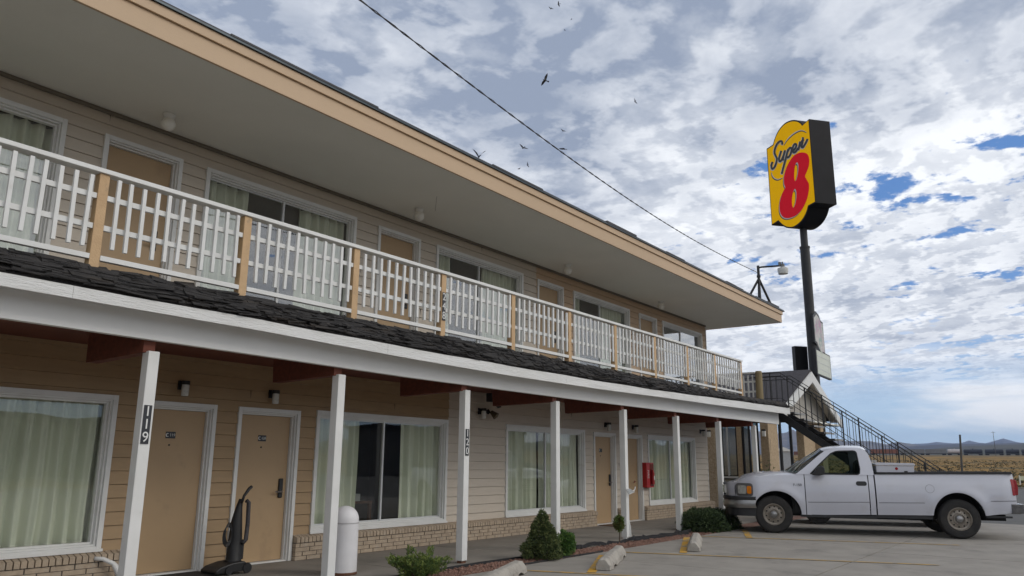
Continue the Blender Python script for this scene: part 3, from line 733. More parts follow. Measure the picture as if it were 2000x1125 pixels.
# vacuum cleaner
vc = empty('vacuum_cleaner', (6.16, -.50, .005), 0, 'black upright vacuum cleaner standing against the frame of the door marked 120', 'vacuum cleaner')
m = MB(); m.prism([(-.27, .02), (-.28, .06), (-.22, .10), (-.05, .14), (.12, .15), (.19, .10), (.20, .03)], lambda a, z, t_: (a, t_, z), -.17, .17)
m.build('vacuum_head', m_blackp, vc, bevel=.015)
for yy_ in (-.185, .155):
    m = MB(); m.lathe([(0, 0), (.06, 0), (.065, .015), (.06, .03), (0, .03)], (.16, yy_, .065), 'Y', 18); m.build('wheel', m_black, vc)
    m = MB(); m.lathe([(0, 0), (.05, 0), (.053, .015), (.05, .03), (0, .03)], (-.10, yy_, .055), 'Y', 18); m.build('wheel', m_black, vc)
m = MB(); m.tube([(.06, 0, .12), (.07, 0, .16), (.07, 0, .42), (.07, 0, .62), (.09, 0, .80), (.11, 0, .90)], [.12, .095, .085, .07, .042, .026], 16)
m.build('dust_bag', mat('charcoal_plastic', (.010, .010, .011), .6, (.008, .008, .009)), vc, smooth=True)
m = MB(); m.tube([(.10, -.03, .85), (.13, -.03, .94), (.20, -.03, 1.03), (.235, -.03, 1.055)], [.018, .018, .022, .02], 10); m.build('handle', m_blackp, vc, smooth=True)
m = MB(); m.tube([(.13, -.09, .88), (.165, -.09, .86), (.175, -.09, .6), (.165, -.09, .40), (.12, -.09, .36)], .028, 10); m.build('hose', mat('grey_hose', (.05, .045, .048), .6, bump=.8, bscale=30), vc, smooth=True)
m = MB(); m.box(.10, .165, -.07, .07, .16, .40); m.build('filter_box', m_blackp, vc, bevel=.01)
m = MB()
for k in range(5):
    c_ = (-.075-.006*k, -.06, .50-.012*k); m.tube([(c_[0]+(.055+.006*k)*cos(a)*.8, c_[1]-.004*k, c_[2]+.12*sin(a)) for a in [i*pi/9 for i in range(19)]], .006, 6, cap=False)
m.build('power_cord', m_black, vc)
# white spout pipe by the brick
mb = MB(); mb.tube([(4.66, -.12, .285), (4.74, -.16, .275), (4.84, -.21, .22), (4.90, -.24, .13), (4.92, -.25, .08)], [.022, .024, .026, .045, .05], 12)
tag(mb.build('spout_pipe', m_white, smooth=True), 'white plastic spout pipe curving over the brick ledge beside the first porch post', 'pipe')
# bollard
bo = empty('bollard', (7.06, -1.62, 0), 0, 'white dome-topped bollard on the walkway behind the second porch post', 'bollard')
m = MB(); m.lathe([(.175, .0), (.172, .62)]+[(.172*cos(radians(a)), .66+.172*sin(radians(a))) for a in range(0, 91, 9)], (0, 0, .004), 'Z', 32)
m.build('bollard_shell', mat('bollard_white', (.70, .69, .70), .5, (.63, .62, .63), 4, .08, 60, dirt=(.42, .38, .36), dscale=4, damt=(.62, .85)), bo, smooth=True)
m = MB(); m.lathe([(.179, 0), (.181, .018), (.176, .03)], (0, 0, .004), 'Z', 32); m.lathe([(.1745, .615), (.1765, .622), (.1745, .63)], (0, 0, .004), 'Z', 32, 1); m.build('base_ring', [m_rust, mat('seam_grey', (.45, .44, .44), .6)], bo)
# bedside table seen through the second lower window
nt_ = empty('night_table', (9.62, 1.15, .02), 0, 'wooden table just inside the ground-floor window behind the bollard', 'table')
m_wood = mat('orange_wood', (.20, .085, .035), .5, (.15, .06, .025), 6, stretch=(1, 6, 6))
m = MB(); m.box(-.3, .3, -.25, .25, .66, .70); m.build('table_top', m_wood, nt_)
for a in (-.27, .27):
    for b_ in (-.22, .22):
        m = MB(); m.box(a-.025, a+.025, b_-.025, b_+.025, 0, .66); m.build('leg', m_wood, nt_)
mb = MB(); mb.box(9.50, 9.72, 1.0, 1.14, .72, .84); mb.lathe([(0, .94), (.03, .92), (.045, .87), (.03, .84)], (9.61, 1.07, 0), 'Z', 10)
tag(mb.build('tissue_box', m_ltr), 'white tissue box on the wooden table inside the window behind the bollard', 'tissue box')

# ------------------------------------------------------------------ stair with black rails
st = empty('metal_stair', (23.5, -2.1, 0), 0, 'open metal stair with thin black handrails descending from the balcony end', 'stair')
SL = .70
m = MB()
for xx in (0, 1.04):
    m.prism([(.1, 3.12), (.1, 2.80), (-.12, 2.80), (-4.45, -.02), (-4.05, -.02), (-.10, 3.02)] if False else [(.1, 2.98), (.1, 2.66), (-.05, 2.64), (-3.70, .0), (-4.05, .0), (-.12, 2.83)], lambda a, z, t_: (t_, a, z), xx-.03, xx+.03)
m.build('stringer', m_black, st)
m_tread = mat('painted_tread', (.34, .34, .34), .6, (.22, .22, .22), 9, .3, 50)
for k in range(15):
    y = -.20-k*.272; z = 2.93-k*.196
    m = MB(); m.box(-.02, 1.06, y-.14, y+.12, z-.035, z); m.box(-.02, 1.06, y-.150, y-.1405, z-.05, z+.002, 1); m.build('tread', [m_black, m_tread], st)
m = MB(); m.box(-.05, 1.1, .0, 2.0, 3.10, 3.17); m.build('landing', m_walk, st)
for xx, y in ((.02, .12), (1.02, .12)):
    m = MB(); m.tube([(xx, y, -.02), (xx, y, 3.10)], .048, 10); m.build('support_post', m_black, st)
def hrail(xx, name):
    m = MB(); y1 = -4.6
    zr = lambda y, h: 3.17+.72*min(0, y+.02)+h
    for h in (.94, .84, .18):
        m.tube([(xx, .9 if xx < .5 else 1.7, zr(0, h)), (xx, .0, zr(0, h)), (xx, y1, zr(y1, h))], .013 if h > .5 else .010, 6)
    m.tube([(xx, y1, zr(y1, .94)), (xx, y1-.06, zr(y1, .86)), (xx, y1, zr(y1, .84))], .013, 6)
    r_ = m.build('handrail', m_black, st)
    m = MB(); k = 0; y = .8 if xx < .5 else 1.6
    while y > y1:
        big_ = k % 6 == 3
        m.tube([(xx, y, zr(y, -.12 if not big_ else -.35)), (xx, y, zr(y, .94 if k % 2 else .84))], .021 if big_ else .0085, 6)
        y -= .165; k += 1
    m.build('bars', m_black, r_)
hrail(.0, 'a'); hrail(1.04, 'b')

# ------------------------------------------------------------------ office with gabled canopy
of = empty('office_building', (26, 0, 0), 0, 'tan stucco motel office with tall dark-framed windows and a gabled entrance canopy', 'office')
m = MB()
def wallx(y0, y1, z0=0., z1=3.3, x0=0., x1=.3): m.box(x0, x1, y0, y1, z0, z1)
wallx(-.80, -.535); wallx(.145, .285); wallx(1.43, 9.0)
m.box(.0, .3, -.535, 1.02, 0, .06); m.box(.3, .62, -.80, -.5, 0, 3.3); m.box(.62, .90, -.80, -.5, 0, 3.0); m.box(.95, 1.15, -.74, -.5, 0, 3.3)
m.box(0, 6, 4.6, 9, 0, 3.3); m.build('wall', m_stucco, of)
m = MB(); m.box(-.12, .3, 1.02, 1.43, 0, 3.3); m.build('column', mat('pale_rough_stone', (.62, .50, .36), .95, (.40, .30, .19), 22, .9, 60), of)
g_of = glass('office_glass', (.42, .46, .45), 3.2)
for y0, y1, zb in ((.30, .88, 1.02), (-.14, .13, .06), (-.42, -.19, .06), (.30, .88, .06), (.88, 1.01, .06)):
    m = MB(); f_ = .035; zt = 3.3 if zb < 1 or y1 > .8 else 3.3
    if (y0, zb) == (.30, .06): zt = .95
    m.box(.08, .16, y0, y0+f_*1.6, zb, zt); m.box(.08, .16, y1-f_*1.6, y1, zb, zt); m.box(.08, .16, y0, y1, zb, zb+f_); m.box(.08, .16, y0, y1, zt-f_, zt)
    w_ = m.build('window', m_black, of)
    m = MB(); m.box(.115, .121, y0+.057, y1-.057, zb+f_, zt-f_); m.build('pane', g_of, w_)
m = MB(); m.box(.04, .17, .28, 1.02, .955, 1.015); m.box(.05, .15, .62, .66, 1.03, 3.3); m.build('transom', m_alu, of)
m = MB(); m.box(.30, 5.5, .0, 4.55, 3.31, 3.4); m.build('ceiling', m_soff, of)
# canopy: ridge runs back along +Y
ax_, az_ = 4.73, 4.93; ex0, ex1, ez = .75, 8.72, 3.22
m = MB()
for sgn, xe in ((0, ex0), (1, ex1)):
    a = Vector((ax_, 0, az_)); b_ = Vector((xe, 0, ez)); 
    q = [(a.x, a.z), (b_.x, b_.z), (b_.x, b_.z+.06), (a.x, a.z+.07)]
    m.prism(q, lambda p, z, t_: (p, t_, z), -1.0, 9.0)
m.build('roof', mat('grey_shingles', (.055, .05, .056), .9, (.036, .033, .037), 9, .5, 40, stretch=(1, 1, 3)), of)
m = MB()
for xe in (ex0, ex1): m.prism([(ax_, az_-.03), (xe, ez-.03), (xe, ez-.06), (ax_, az_-.06)], lambda p, z, t_: (p, t_, z), -.985, -.56)
m.build('eave_lining', m_cream, of)
m = MB()
for xe in (ex0, ex1):
    s_ = -1 if xe == ex0 else 1
    q = [(ax_, az_-.02), (xe, ez-.02), (xe, ez-.28), (xe-s_*.15, ez-.28), (ax_, az_-.42)]
    m.prism(q, lambda p, z, t_: (p, t_, z), -1.05, -.99)
m.build('bargeboard', m_white, of)
m = MB(); q = [(ax_, az_-.09), (ex0+.3, ez+.04), (ex0+.3, 3.0), (ex1-.6, 3.0), (ex1-.6, ez+.17)]
m.prism(q, lambda p, z, t_: (p, t_, z), -.55, -.50); m.build('gable_wall', mat('pale_gable_siding', (.36, .335, .30), .7, (.32, .298, .265), 3, stretch=(6, 1, .3)), of)
m = MB(); m.box(ex1-.9, ex1-.02, -1.0, -.55, 3.0, 3.06); m.box(ex0+.05, ex1-.9, -1., -.56, 3.0, 3.05); m.build('soffit', m_soff, of)
m = MB(); m.box(4.55, 6.0, -.62, -.35, 0, 3.0); m.build('canopy_pillar', m_stucco, of)
m = MB(); m.box(6.05, 6.75, -.85, -.1, 0, 3.0); m.build('canopy_pillar', m_stucco, of)
for yy_, lb, xx in ((1.19, 'white box lamp high on the stucco column beside the cream siding', 25.86), (-.68, 'white box lamp on the stucco office wall beside the black stair post', 25.98)):
    o = empty('wall_lamp', (xx, yy_, 2.42), 0, lb, 'wall lamp', 'box lamps on the office')
    m = MB(); m.box(-.10, 0, -.06, .06, .08, .13); m.build('lamp_cap', m_black, o); m = MB(); m.box(-.095, -.005, -.055, .055, -.10, .08); m.build('lamp_shade', m_globe, o, bevel=.01)

# ------------------------------------------------------------------ tall sign
PX, PY = 36.47, .42
sg = empty('motel_sign', (PX, PY, 0), 0, 'tall black pole carrying the yellow and red shaped motel sign and two lower boards', 'motel sign')
m = MB(); m.tube([(0, 0, 0), (0, 0, 11.4)], .215, 20); m.build('pole', m_black, sg, autos=40)
m = MB(); m.tube([(0, 0, 11.4), (0, 0, 13.4)], .165, 20); m.tube([(0, 0, 11.38), (0, 0, 11.46)], .235, 20); m.build('upper_pole', m_black, sg, autos=40)
# homography from traced outline to the face plane (real metres)
TLp, TRp, BLp, BRp = (245, 385), (605, 140), (292, 1045), (665, 845)
def solve8():
    src = (TLp, TRp, BLp, BRp); dst = ((0, 1), (1, 1), (0, 0), (1, 0)); A = []; B = []
    for (u, v), (x, y) in zip(src, dst):
        A.append([u, v, 1, 0, 0, 0, -u*x, -v*x]); B.append(x); A.append([0, 0, 0, u, v, 1, -u*y, -v*y]); B.append(y)
    n = 8
    for i in range(n):
        p = max(range(i, n), key=lambda r: abs(A[r][i])); A[i], A[p] = A[p], A[i]; B[i], B[p] = B[p], B[i]
        for r in range(n):
            if r != i:
                k = A[r][i]/A[i][i]; A[r] = [a-k*c for a, c in zip(A[r], A[i])]; B[r] -= k*B[i]
    return [B[i]/A[i][i] for i in range(n)]
H8 = solve8()
R0 = Vector((34.895, -.648, 13.0)); L0 = Vector((37.21, 2.12, 13.0)); HH = 4.07
fx_ = (R0-L0); WW = fx_.length; fx_.normalize(); fnrm = Vector((0, 0, 1)).cross(fx_)*-1
fnrm = fx_.cross(Vector((0, 0, 1))).normalized()
if (CAM-R0).dot(fnrm) < 0: fnrm = -fnrm
def sgn_pt(u, v, t_):
    d = H8[6]*u+H8[7]*v+1; a = (H8[0]*u+H8[1]*v+H8[2])/d; b_ = (H8[3]*u+H8[4]*v+H8[5])/d
    p = L0+fx_*WW*a+Vector((0, 0, HH*b_))+fnrm*t_; return (p.x-PX, p.y-PY, p.z)
def arc3(a, b_, c_, n=10):
    """smooth curve through listed points (Catmull-Rom)"""
def cr(pts, closed=False, n=6):
    out = []; L = len(pts)
    rng = range(L) if closed else range(L-1)
    g = lambda i: pts[i % L] if closed else pts[max(0, min(L-1, i))]
    for i in rng:
        p0, p1, p2, p3 = g(i-1), g(i), g(i+1), g(i+2)
        for k in range(n):
            s_ = k/n
            out.append(tuple(.5*((2*p1[j])+(-p0[j]+p2[j])*s_+(2*p0[j]-5*p1[j]+4*p2[j]-p3[j])*s_*s_+(-p0[j]+3*p1[j]-3*p2[j]+p3[j])*s_**3) for j in (0, 1)))
    if not closed: out.append(pts[-1])
    return out
top = cr([(300, 350), (318, 290), (350, 225), (400, 170), (455, 146), (505, 148), (538, 168), (550, 188)])
bot = cr([(605, 878), (585, 945), (545, 1012), (485, 1060), (430, 1066), (385, 1045), (347, 1008)])
outl = [(245, 385)]+top+[(605, 140), (665, 845)]+bot+[(292, 1045)]
m = MB(); m.prism(outl, sgn_pt, -1.08, 0.0); m.build('sign_box', mat('dark_bronze_box', (.014, .0135, .015), .6, (.010, .0095, .011), 1.5, spec=.2), sg)
cxm, cym = 455, 600
m_yelp = mat('yellow_sign_face', (.82, .46, .003), .6, (.78, .43, .003), 2, spec=.02); m_redp = mat('red_sign_face', (.60, .012, .026), .6, (.56, .011, .024), 2, spec=.02)
for q_, c_ in ((m_yelp, (.80, .42, .003, 1)), (m_redp, (.55, .012, .026, 1))):   # faint glow added to brighten the panels by day, no sign lamps lit
    q_.node_tree.nodes['Principled BSDF'].inputs['Emission Color'].default_value = c_; q_.node_tree.nodes['Principled BSDF'].inputs['Emission Strength'].default_value = .22
inn = [(cxm+(p[0]-cxm)*.965, cym+(p[1]-cym)*.972) for p in outl]
m = MB(); m.prism(inn, sgn_pt, .0, .012); m.build('sign_face', m_yelp, sg)
def ribbon2(m, pts, w, t0, t1, off=(0, 0), mi=0, wf=None):
    pts = cr(pts, n=5)
    L = len(pts); left_, right_ = [], []
    for i, p in enumerate(pts):
        a = pts[max(i-1, 0)]; b_ = pts[min(i+1, L-1)]; dx_, dy_ = b_[0]-a[0], b_[1]-a[1]; l = hypot(dx_, dy_) or 1
        ww_ = w/2*(wf(i/(L-1)) if wf else 1); nx, ny = -dy_/l*ww_*.86, dx_/l*ww_
        left_.append((p[0]+nx+off[0], p[1]+ny+off[1])); right_.append((p[0]-nx+off[0], p[1]-ny+off[1]))
    for i in range(L-1):
        m.prism([left_[i], left_[i+1], right_[i+1], right_[i]], sgn_pt, t0, t1, mi)
letters = [
 [(382, 352), (384, 332), (374, 322), (356, 328), (336, 352), (322, 386), (318, 418), (328, 446), (338, 470), (334, 502), (322, 536), (306, 556), (294, 552), (292, 524), (302, 498)],
 [(376, 404), (366, 436), (357, 470), (362, 494), (378, 484), (394, 448), (406, 410)], [(408, 400), (397, 440), (390, 476), (398, 484)],
 [(434, 392), (418, 456), (400, 526), (380, 602)], [(430, 412), (446, 384), (461, 384), (462, 410), (450, 444), (434, 462), (422, 458)],
 [(476, 408), (496, 384), (504, 360), (496, 348), (482, 358), (472, 390), (476, 416), (490, 420), (508, 402), (520, 382)],
 [(536, 328), (530, 360), (520, 402)], [(530, 372), (548, 330), (566, 312)], [(560, 292), (556, 330), (548, 372), (560, 376), (580, 346), (598, 308)]]
m = MB()
for i_, l_ in enumerate(letters): ribbon2(m, l_, 18+8, .014, .020+.0002*i_, (-3, 5))
m.build('letter_shadow', m_ltr, sg)
m = MB()
for i_, l_ in enumerate(letters): ribbon2(m, l_, 18, .024, .030+.0002*i_)
m.build('lettering', m_black, sg)
m = MB()
sw = [[(398, 356), (420, 318), (456, 280), (500, 250), (545, 237), (586, 254)], [(290, 588), (298, 620), (318, 643), (348, 652), (384, 638)]]
for l_ in sw: ribbon2(m, l_, 15, .014, .018, (0, 2), wf=lambda s: .35+.65*sin(pi*min(1, s*1.05)))
m.build('swoosh_shadow', m_black, sg)
m = MB()
for l_ in sw: ribbon2(m, l_, 8, .020, .024, (2, -3), wf=lambda s: .3+.7*sin(pi*min(1, s*1.05)))
m.build('swoosh', m_ltr, sg)
eight = [(560, 422), (596, 436), (612, 480), (608, 540), (590, 590), (578, 622), (590, 650), (610, 690), (608, 756), (590, 830), (552, 906), (500, 958), (440, 980), (398, 972), (370, 934), (364, 870), (376, 800), (398, 745), (412, 718), (402, 690), (400, 640), (412, 580), (440, 510), (480, 452), (520, 428)]
hu = [(506, 506), (520, 516), (522, 560), (515, 618), (500, 662), (488, 650), (486, 600), (492, 540)]
hl = [(492, 730), (505, 750), (506, 810), (496, 862), (482, 890), (470, 872), (468, 820), (476, 764)]
def holed(m, outer, holes, t0, t1, off=(0, 0), grow=0.):
    cu = bpy.data.curves.new('c', 'CURVE'); cu.dimensions = '2D'; cu.fill_mode = 'BOTH'; cu.extrude = .5
    for pl in [outer]+holes:
        s_ = cu.splines.new('POLY'); s_.points.add(len(pl)-1); s_.use_cyclic_u = True
        for i, p in enumerate(pl): s_.points[i].co = (p[0], p[1], 0, 1)
    o = bpy.data.objects.new('c', cu); S.collection.objects.link(o); bpy.context.view_layer.update()
    me = bpy.data.meshes.new_from_object(o.evaluated_get(bpy.context.evaluated_depsgraph_get())); bpy.data.objects.remove(o)
    b = len(m.v)
    for v in me.vertices: m.v.append(sgn_pt(v.co.x+off[0], v.co.y+off[1], t0+(t1-t0)*(v.co.z+.5)))
    for p in me.polygons: m.f.append(tuple(b+i for i in p.vertices)); m.m.append(0)
def scl(pl, k, c): return [(c[0]+(p[0]-c[0])*k, c[1]+(p[1]-c[1])*k) for p in pl]
e8 = cr(eight, True, 5); h1 = cr(hu, True, 4); h2 = cr(hl, True, 4)
m = MB(); holed(m, e8, [scl(h1, .9, (504, 585)), scl(h2, .9, (487, 810))], .014, .018, (-10, 15)); m.build('numeral_shadow', m_black, sg)
m = MB(); holed(m, e8, [scl(h1, .92, (504, 585)), scl(h2, .92, (487, 810))], .020, .024, (-5, 8)); m.build('numeral_outline', m_ltr, sg)
m = MB(); holed(m, e8, [h1, h2], .026, .034); m.build('numeral', m_redp, sg)
# lower boards on the same pole
SB = (38.05+.0)/36.3
def at_az(u_, v_, r_):
    d = fw+rt*(u_-1000)/F+up*(562.5-v_)/F; h = hypot(d.x, d.y); return CAM+d*(r_/h)
def board(corn, thick, name, frame_m, face_m, inset=.06, nn=None):
    p = [Vector(c) for c in corn]; n_ = (p[1]-p[0]).cross(p[3]-p[0]).normalized()
    if (CAM-p[0]).dot(n_) < 0: n_ = -n_
    c = sum(p, Vector())/len(p); o_ = Vector((PX, PY, 0))
    m = MB(); m.prism([(i, 0) for i in range(len(p))], lambda i, _, t_: p[int(i)]-o_+n_*t_, -thick, 0); fr_ = m.build(name, frame_m, sg)
    q = [v+(c-v).normalized()*inset*1.5 for v in p]
    m = MB(); m.prism([(i, 0) for i in range(len(q))], lambda i, _, t_: q[int(i)]-o_+n_*t_, .001, .012); m.build('board_face', face_m, fr_); return fr_
m_rb = mat('reader_board_face', (.58, .60, .50), .4, (.54, .56, .46), 2, dirt=(.46, .48, .40), dscale=1.2)
q0 = at_az(1594.5, 705, 37.3); q1 = at_az(1623, 719, 40.2); q0.z = q1.z = 0
dv = (q1-q0).normalized(); RW = (q1-q0).length
zt_, zb_ = at_az(1592, 680, 37.3).z, at_az(1594, 731, 37.3).z
def bp(a, z): p = q0+dv*RW*a; return (p.x, p.y, z)
rb = board([bp(0, zb_), bp(1, zb_), bp(1, zt_), bp(0, zt_)], .12, 'reader_board', m_black, m_rb, .10)
O_ = Vector((PX, PY, 0)); n_ = dv.cross(Vector((0, 0, 1)))
if (CAM-q0).dot(n_) < 0: n_ = -n_
for k in range(3):
    mm_ = MB(); z = zb_+(zt_-zb_)*(.25+.25*k)
    mm_.bar(q0+dv*.12-O_+n_*.016+Vector((0, 0, z)), q0+dv*(RW-.12)-O_+n_*.016+Vector((0, 0, z)), .008, .02); mm_.build('letter_rail', m_alu, rb)
PWd = .66
def pz(v): return at_az(1593, v, 37.3).z
po = [bp(.0, pz(668)), bp(0, pz(616)), bp(.05*2*PWd, pz(612)), bp(.32*PWd, pz(603)), bp(.62*PWd, pz(607)), bp(.78*PWd, pz(616)), bp(PWd, pz(617)), bp(PWd, pz(684)), bp(.80*PWd, pz(685)), bp(.62*PWd, pz(692)), bp(.35*PWd, pz(682)), bp(.15*PWd, pz(670))]
m_pic = mat('faded_picture', (.52, .50, .46), .45, (.40, .24, .32), 1.6, amt=(.46, .60), dirt=(.28, .36, .33), dscale=2.6, damt=(.54, .62))
board(po, .10, 'picture_board', m_black, m_pic, .10)
bk = MB(); pbk = at_az(1564, 715, 38.6); bk.obox((pbk.x-PX, pbk.y-PY, 6.05), fx_*.12, Vector((fx_.y, -fx_.x, 0))*-.33, (0, 0, .80)); bk.build('back_box', m_black, sg)

# ------------------------------------------------------------------ roof lamp and its wire
rl = empty('roof_lamp', (22.6, -1.95, 6.06), 0, 'black tripod with a barn light on its arm, standing on the roof corner', 'roof lamp')
m = MB()
for a, b_ in ((-.40, .32), (-.16, -.05), (.22, .10), (.42, -.22)): m.tube([(a*.8, b_*1.0, 0 if b_ < .2 else .05), (0, 0, .80)], .036, 8)
m.build('tripod', m_black, rl)
m = MB(); m.tube([(0, 0, .72), (0, 0, 1.20)], .042, 10); m.tube([(0, 0, .84), (0, 0, .90)], .06, 10); m.tube([(0, 0, 1.12), (0, -.05, 1.14), (.02, -.10, 1.15), (.1, -.66, 1.13)], .028, 8); m.build('mast', m_black, rl)
m = MB(); m.tube([(.1, -.62, 1.12), (.1, -.62, 1.24)], .045, 12); m.tube([(.1, -.70, 1.05), (.1, -.70, 1.17)], .06, 12); m.tube([(.1, -.70, 1.17), (.1, -.70, 1.24)], .022, 8); m.build('lamp_housing', mat('grey_metal', (.16, .16, .16), .5), rl)
m = MB(); m.lathe([(.06, 1.08), (.15, 1.04), (.155, .97), (.135, .87), (0, .85)], (.1, -.70, 0), 'Z', 20); m.build('lamp_shade', m_lens, rl, autos=40)
A_ = Vector((22.6, -1.95, 7.04)); B_ = Vector((2.9, -4.0, 7.0)); C_ = Vector((0.2, -4.2, 7.6))
d0 = (Vector((5.23, -3.44, 6.47)))
mb = MB(); pts = []
# the wire hangs in a vertical plane through the lamp and a pole behind the camera
Bp = at_az(703, 0, 8); Cp = at_az(560, -110, 6.6)
for i in range(121):
    s_ = i/120.; p = A_.lerp(Cp, s_); p.z -= .34*sin(pi*s_)
    pts.append(p)
for ph in (0, pi):
    mb.tube([p+Vector((0, cos(i*1.9+ph)*.008, sin(i*1.9+ph)*.008)) for i, p in enumerate(pts)], .0062, 5)
tag(mb.build('power_wire', m_black), 'twisted black service wire running across the sky to the roof lamp', 'wire')

# ------------------------------------------------------------------ pickup truck (local: x back from the front axle, y across to the far side, z up)
TE = Vector((.33590864, -.94189457, 0)); TN = Vector((.94189457, .33590864, 0))
tr = empty('pickup_truck', (16.972+TN.x*.98, -3.771+TN.y*.98, -.002), atan2(TE.y, TE.x), 'white long-bed pickup truck parked nose-in with a tool box behind its cab', 'pickup truck')
m_pw = mat('white_car_paint', (.56, .565, .62), .25, (.53, .535, .59), 1.2, coat=.8, dirt=(.47, .46, .48), dscale=1.6, damt=(.58, .85))
m_tyre = mat('tyre_rubber', (.018, .017, .017), .85, (.032, .029, .026), 7, .3, 60)
m_rim = mat('dull_steel_rim', (.36, .32, .27), .45, (.24, .21, .175), 14, metal=.35, bump=.1)
m_trim = mat('black_trim', (.020, .020, .022), .55, (.014, .014, .015), 8)
m_gchr = mat('grey_chrome_bumper', (.30, .295, .29), .30, (.24, .235, .23), 6, metal=.75)
m_under = mat('underbody', (.012, .012, .012), .9)
m_int = mat('grey_interior', (.10, .098, .098), .8, (.075, .073, .073), 5)
m_hl = mat('headlamp_surround', (.13, .13, .13), .4, (.10, .10, .10), 8); m_amb = mat('amber_lens', (.80, .24, .010), .25, (.68, .19, .008), 20)
m_lensc = mat('headlamp_lens', (.52, .52, .50), .15, (.36, .35, .33), 14, metal=.25)
m_tail = mat('red_lens', (.32, .012, .018), .2, (.24, .010, .014), 16)
g_car = glass('car_glass', (.50, .60, .56), 1.75); g_ws = glass('windshield_glass', (.42, .50, .47), 1.8)
HC = [(-.93, .99), (-.80, 1.04), (-.66, 1.09), (-.597, 1.146), (-.5, 1.19), (-.357, 1.232), (-.12, 1.262), (.11, 1.276), (.3, 1.28), (.6, 1.275)]
def ztop(x):   # upper edge of the side sheet
    if x < .72: return lerp([(-.70, 1.03), (-.6, 1.085), (-.45, 1.125), (-.2, 1.165), (.1, 1.19), (.5, 1.208), (.72, 1.218)], x)
    return lerp([(.72, 1.218), (2.06, 1.232), (2.10, 1.225), (4.60, 1.262)], x)
def zsill(x): return lerp([(-.7, .74), (-.34, .70), (-.30, .62), (.6, .392), (.8, .388), (2.0, .42), (3.1, .438), (4.05, .455), (4.5, .52), (4.62, .60)], x)
ARCH = [(.13, .39, .49, .475), (3.575, .40, .465, .49)]
def zlow(x):
    z = zsill(x)
    for cx_, cz_, rx_, rz_ in ARCH:
        d = (x-cx_)/rx_
        if abs(d) < 1: z = max(z, cz_+rz_*sqrt(1-d*d))
    return z
def ys(x, z):
    h = .955+.030*math.exp(-((z-.80)/.33)**2)-.030*max(0, (.62-z))/.2-.035*max(0, z-1.05)/.18
    for cx_, cz_, rx_, rz_ in ARCH:
        d = sqrt(((x-cx_)/rx_)**2+((z-cz_)/rz_)**2)
        h += .022*math.exp(-((d-1.08)/.22)**2)
    if x < -.15: h -= .30*((-.15-x)/.55)**2.2
    if x > 4.35: h -= .05*((x-4.35)/.27)**2
    return h
def sidepanel(m, x0, x1, side, ztopf=ztop, nz=14, skew=None, mi=0):
    xs_ = []
    x = x0
    while x < x1-1e-6: xs_.append(x); x += .03
    xs_.append(x1)
    for cx_, cz_, rx_, rz_ in ARCH:
        for k in range(1, 20):
            xa = cx_-rx_*cos(pi*k/20)
            if x0 < xa < x1: xs_.append(xa)
        for e_ in (-1, 1):
            for dd in (.002, .0005):
                xa = cx_+e_*(rx_-dd)
                if x0 < xa < x1: xs_.append(xa)
                xa = cx_+e_*(rx_+dd)
                if x0 < xa < x1: xs_.append(xa)
    xs_ = sorted(set(round(v, 5) for v in xs_)); b = len(m.v)
    for x in xs_:
        za, zb = zlow(x), ztopf(x)
        m.v.append((x, side*(ys(x, za)-.022), za-.0)); 
        for k in range(nz+1):
            z = za+(zb-za)*k/nz; sx = (skew(z) if skew else 0)
            f_ = 1.0
            xx = x+(sx*((x-x0)/(x1-x0)) if skew else 0)
            m.v.append((xx, side*ys(x, z), z))
    R = nz+2
    for i in range(len(xs_)-1):
        for k in range(R-1):
            a = b+i*R+k; m.f.append((a, a+R, a+R+1, a+1) if side < 0 else (a, a+1, a+R+1, a+R)); m.m.append(mi)
def tb(m, name, mats, parent=tr, sm=35, bevel=0): return m.build(name, mats, parent, autos=sm, bevel=bevel)
# body: fenders, hood, front
m = MB()
for s_ in (-1, 1): sidepanel(m, -.70, .708, s_)
def zc(x): return lerp(HC, x)
b = len(m.v); nx_, ny_ = 26, 17
for i in range(nx_+1):
    x = -.93+(.62+.93)*i/nx_
    for j in range(ny_):
        v = -1+2*j/(ny_-1.); 
        xx = x+.23*abs(v)**3*(1-i/nx_)**1.0
        yw = min(ys(max(xx, -.70), ztop(max(xx, -.7))), 1)-.0; e_ = ztop(max(xx, -.70))
        z = e_+(zc(xx)-e_)*(1-abs(v)**2.6)
        if i == nx_: xx += .0
        m.v.append((xx, v*yw, z))
for i in range(nx_):
    for j in range(ny_-1):
        a = b+i*ny_+j; m.f.append((a, a+ny_, a+ny_+1, a+1)); m.m.append(0)
b = len(m.v)   # nose panel below the hood edge
for i in range(6):
    for j in range(ny_):
        v = -1+2*j/(ny_-1.); x = -.93+.23*abs(v)**3; e_ = ztop(max(x, -.70)); z1_ = e_+(zc(x)-e_)*(1-abs(v)**2.6); z = z1_-(z1_-.70)*i/5.
        m.v.append((x-.02*sin(pi*i/5.), v*ys(-.70, .9), z))
for i in range(5):
    for j in range(ny_-1):
        a = b+i*ny_+j; m.f.append((a, a+1, a+ny_+1, a+ny_)); m.m.append(0)
tb(m, 'fenders_and_hood', m_pw)
m = MB()
for k in range(5): m.box(-.968, -.93, -.50, .50, .76+k*.055, .79+k*.055)
m.box(-.97, -.935, -.06, .06, .84, .94, 1); tb(m, 'grille', [m_trim, m_gchr])
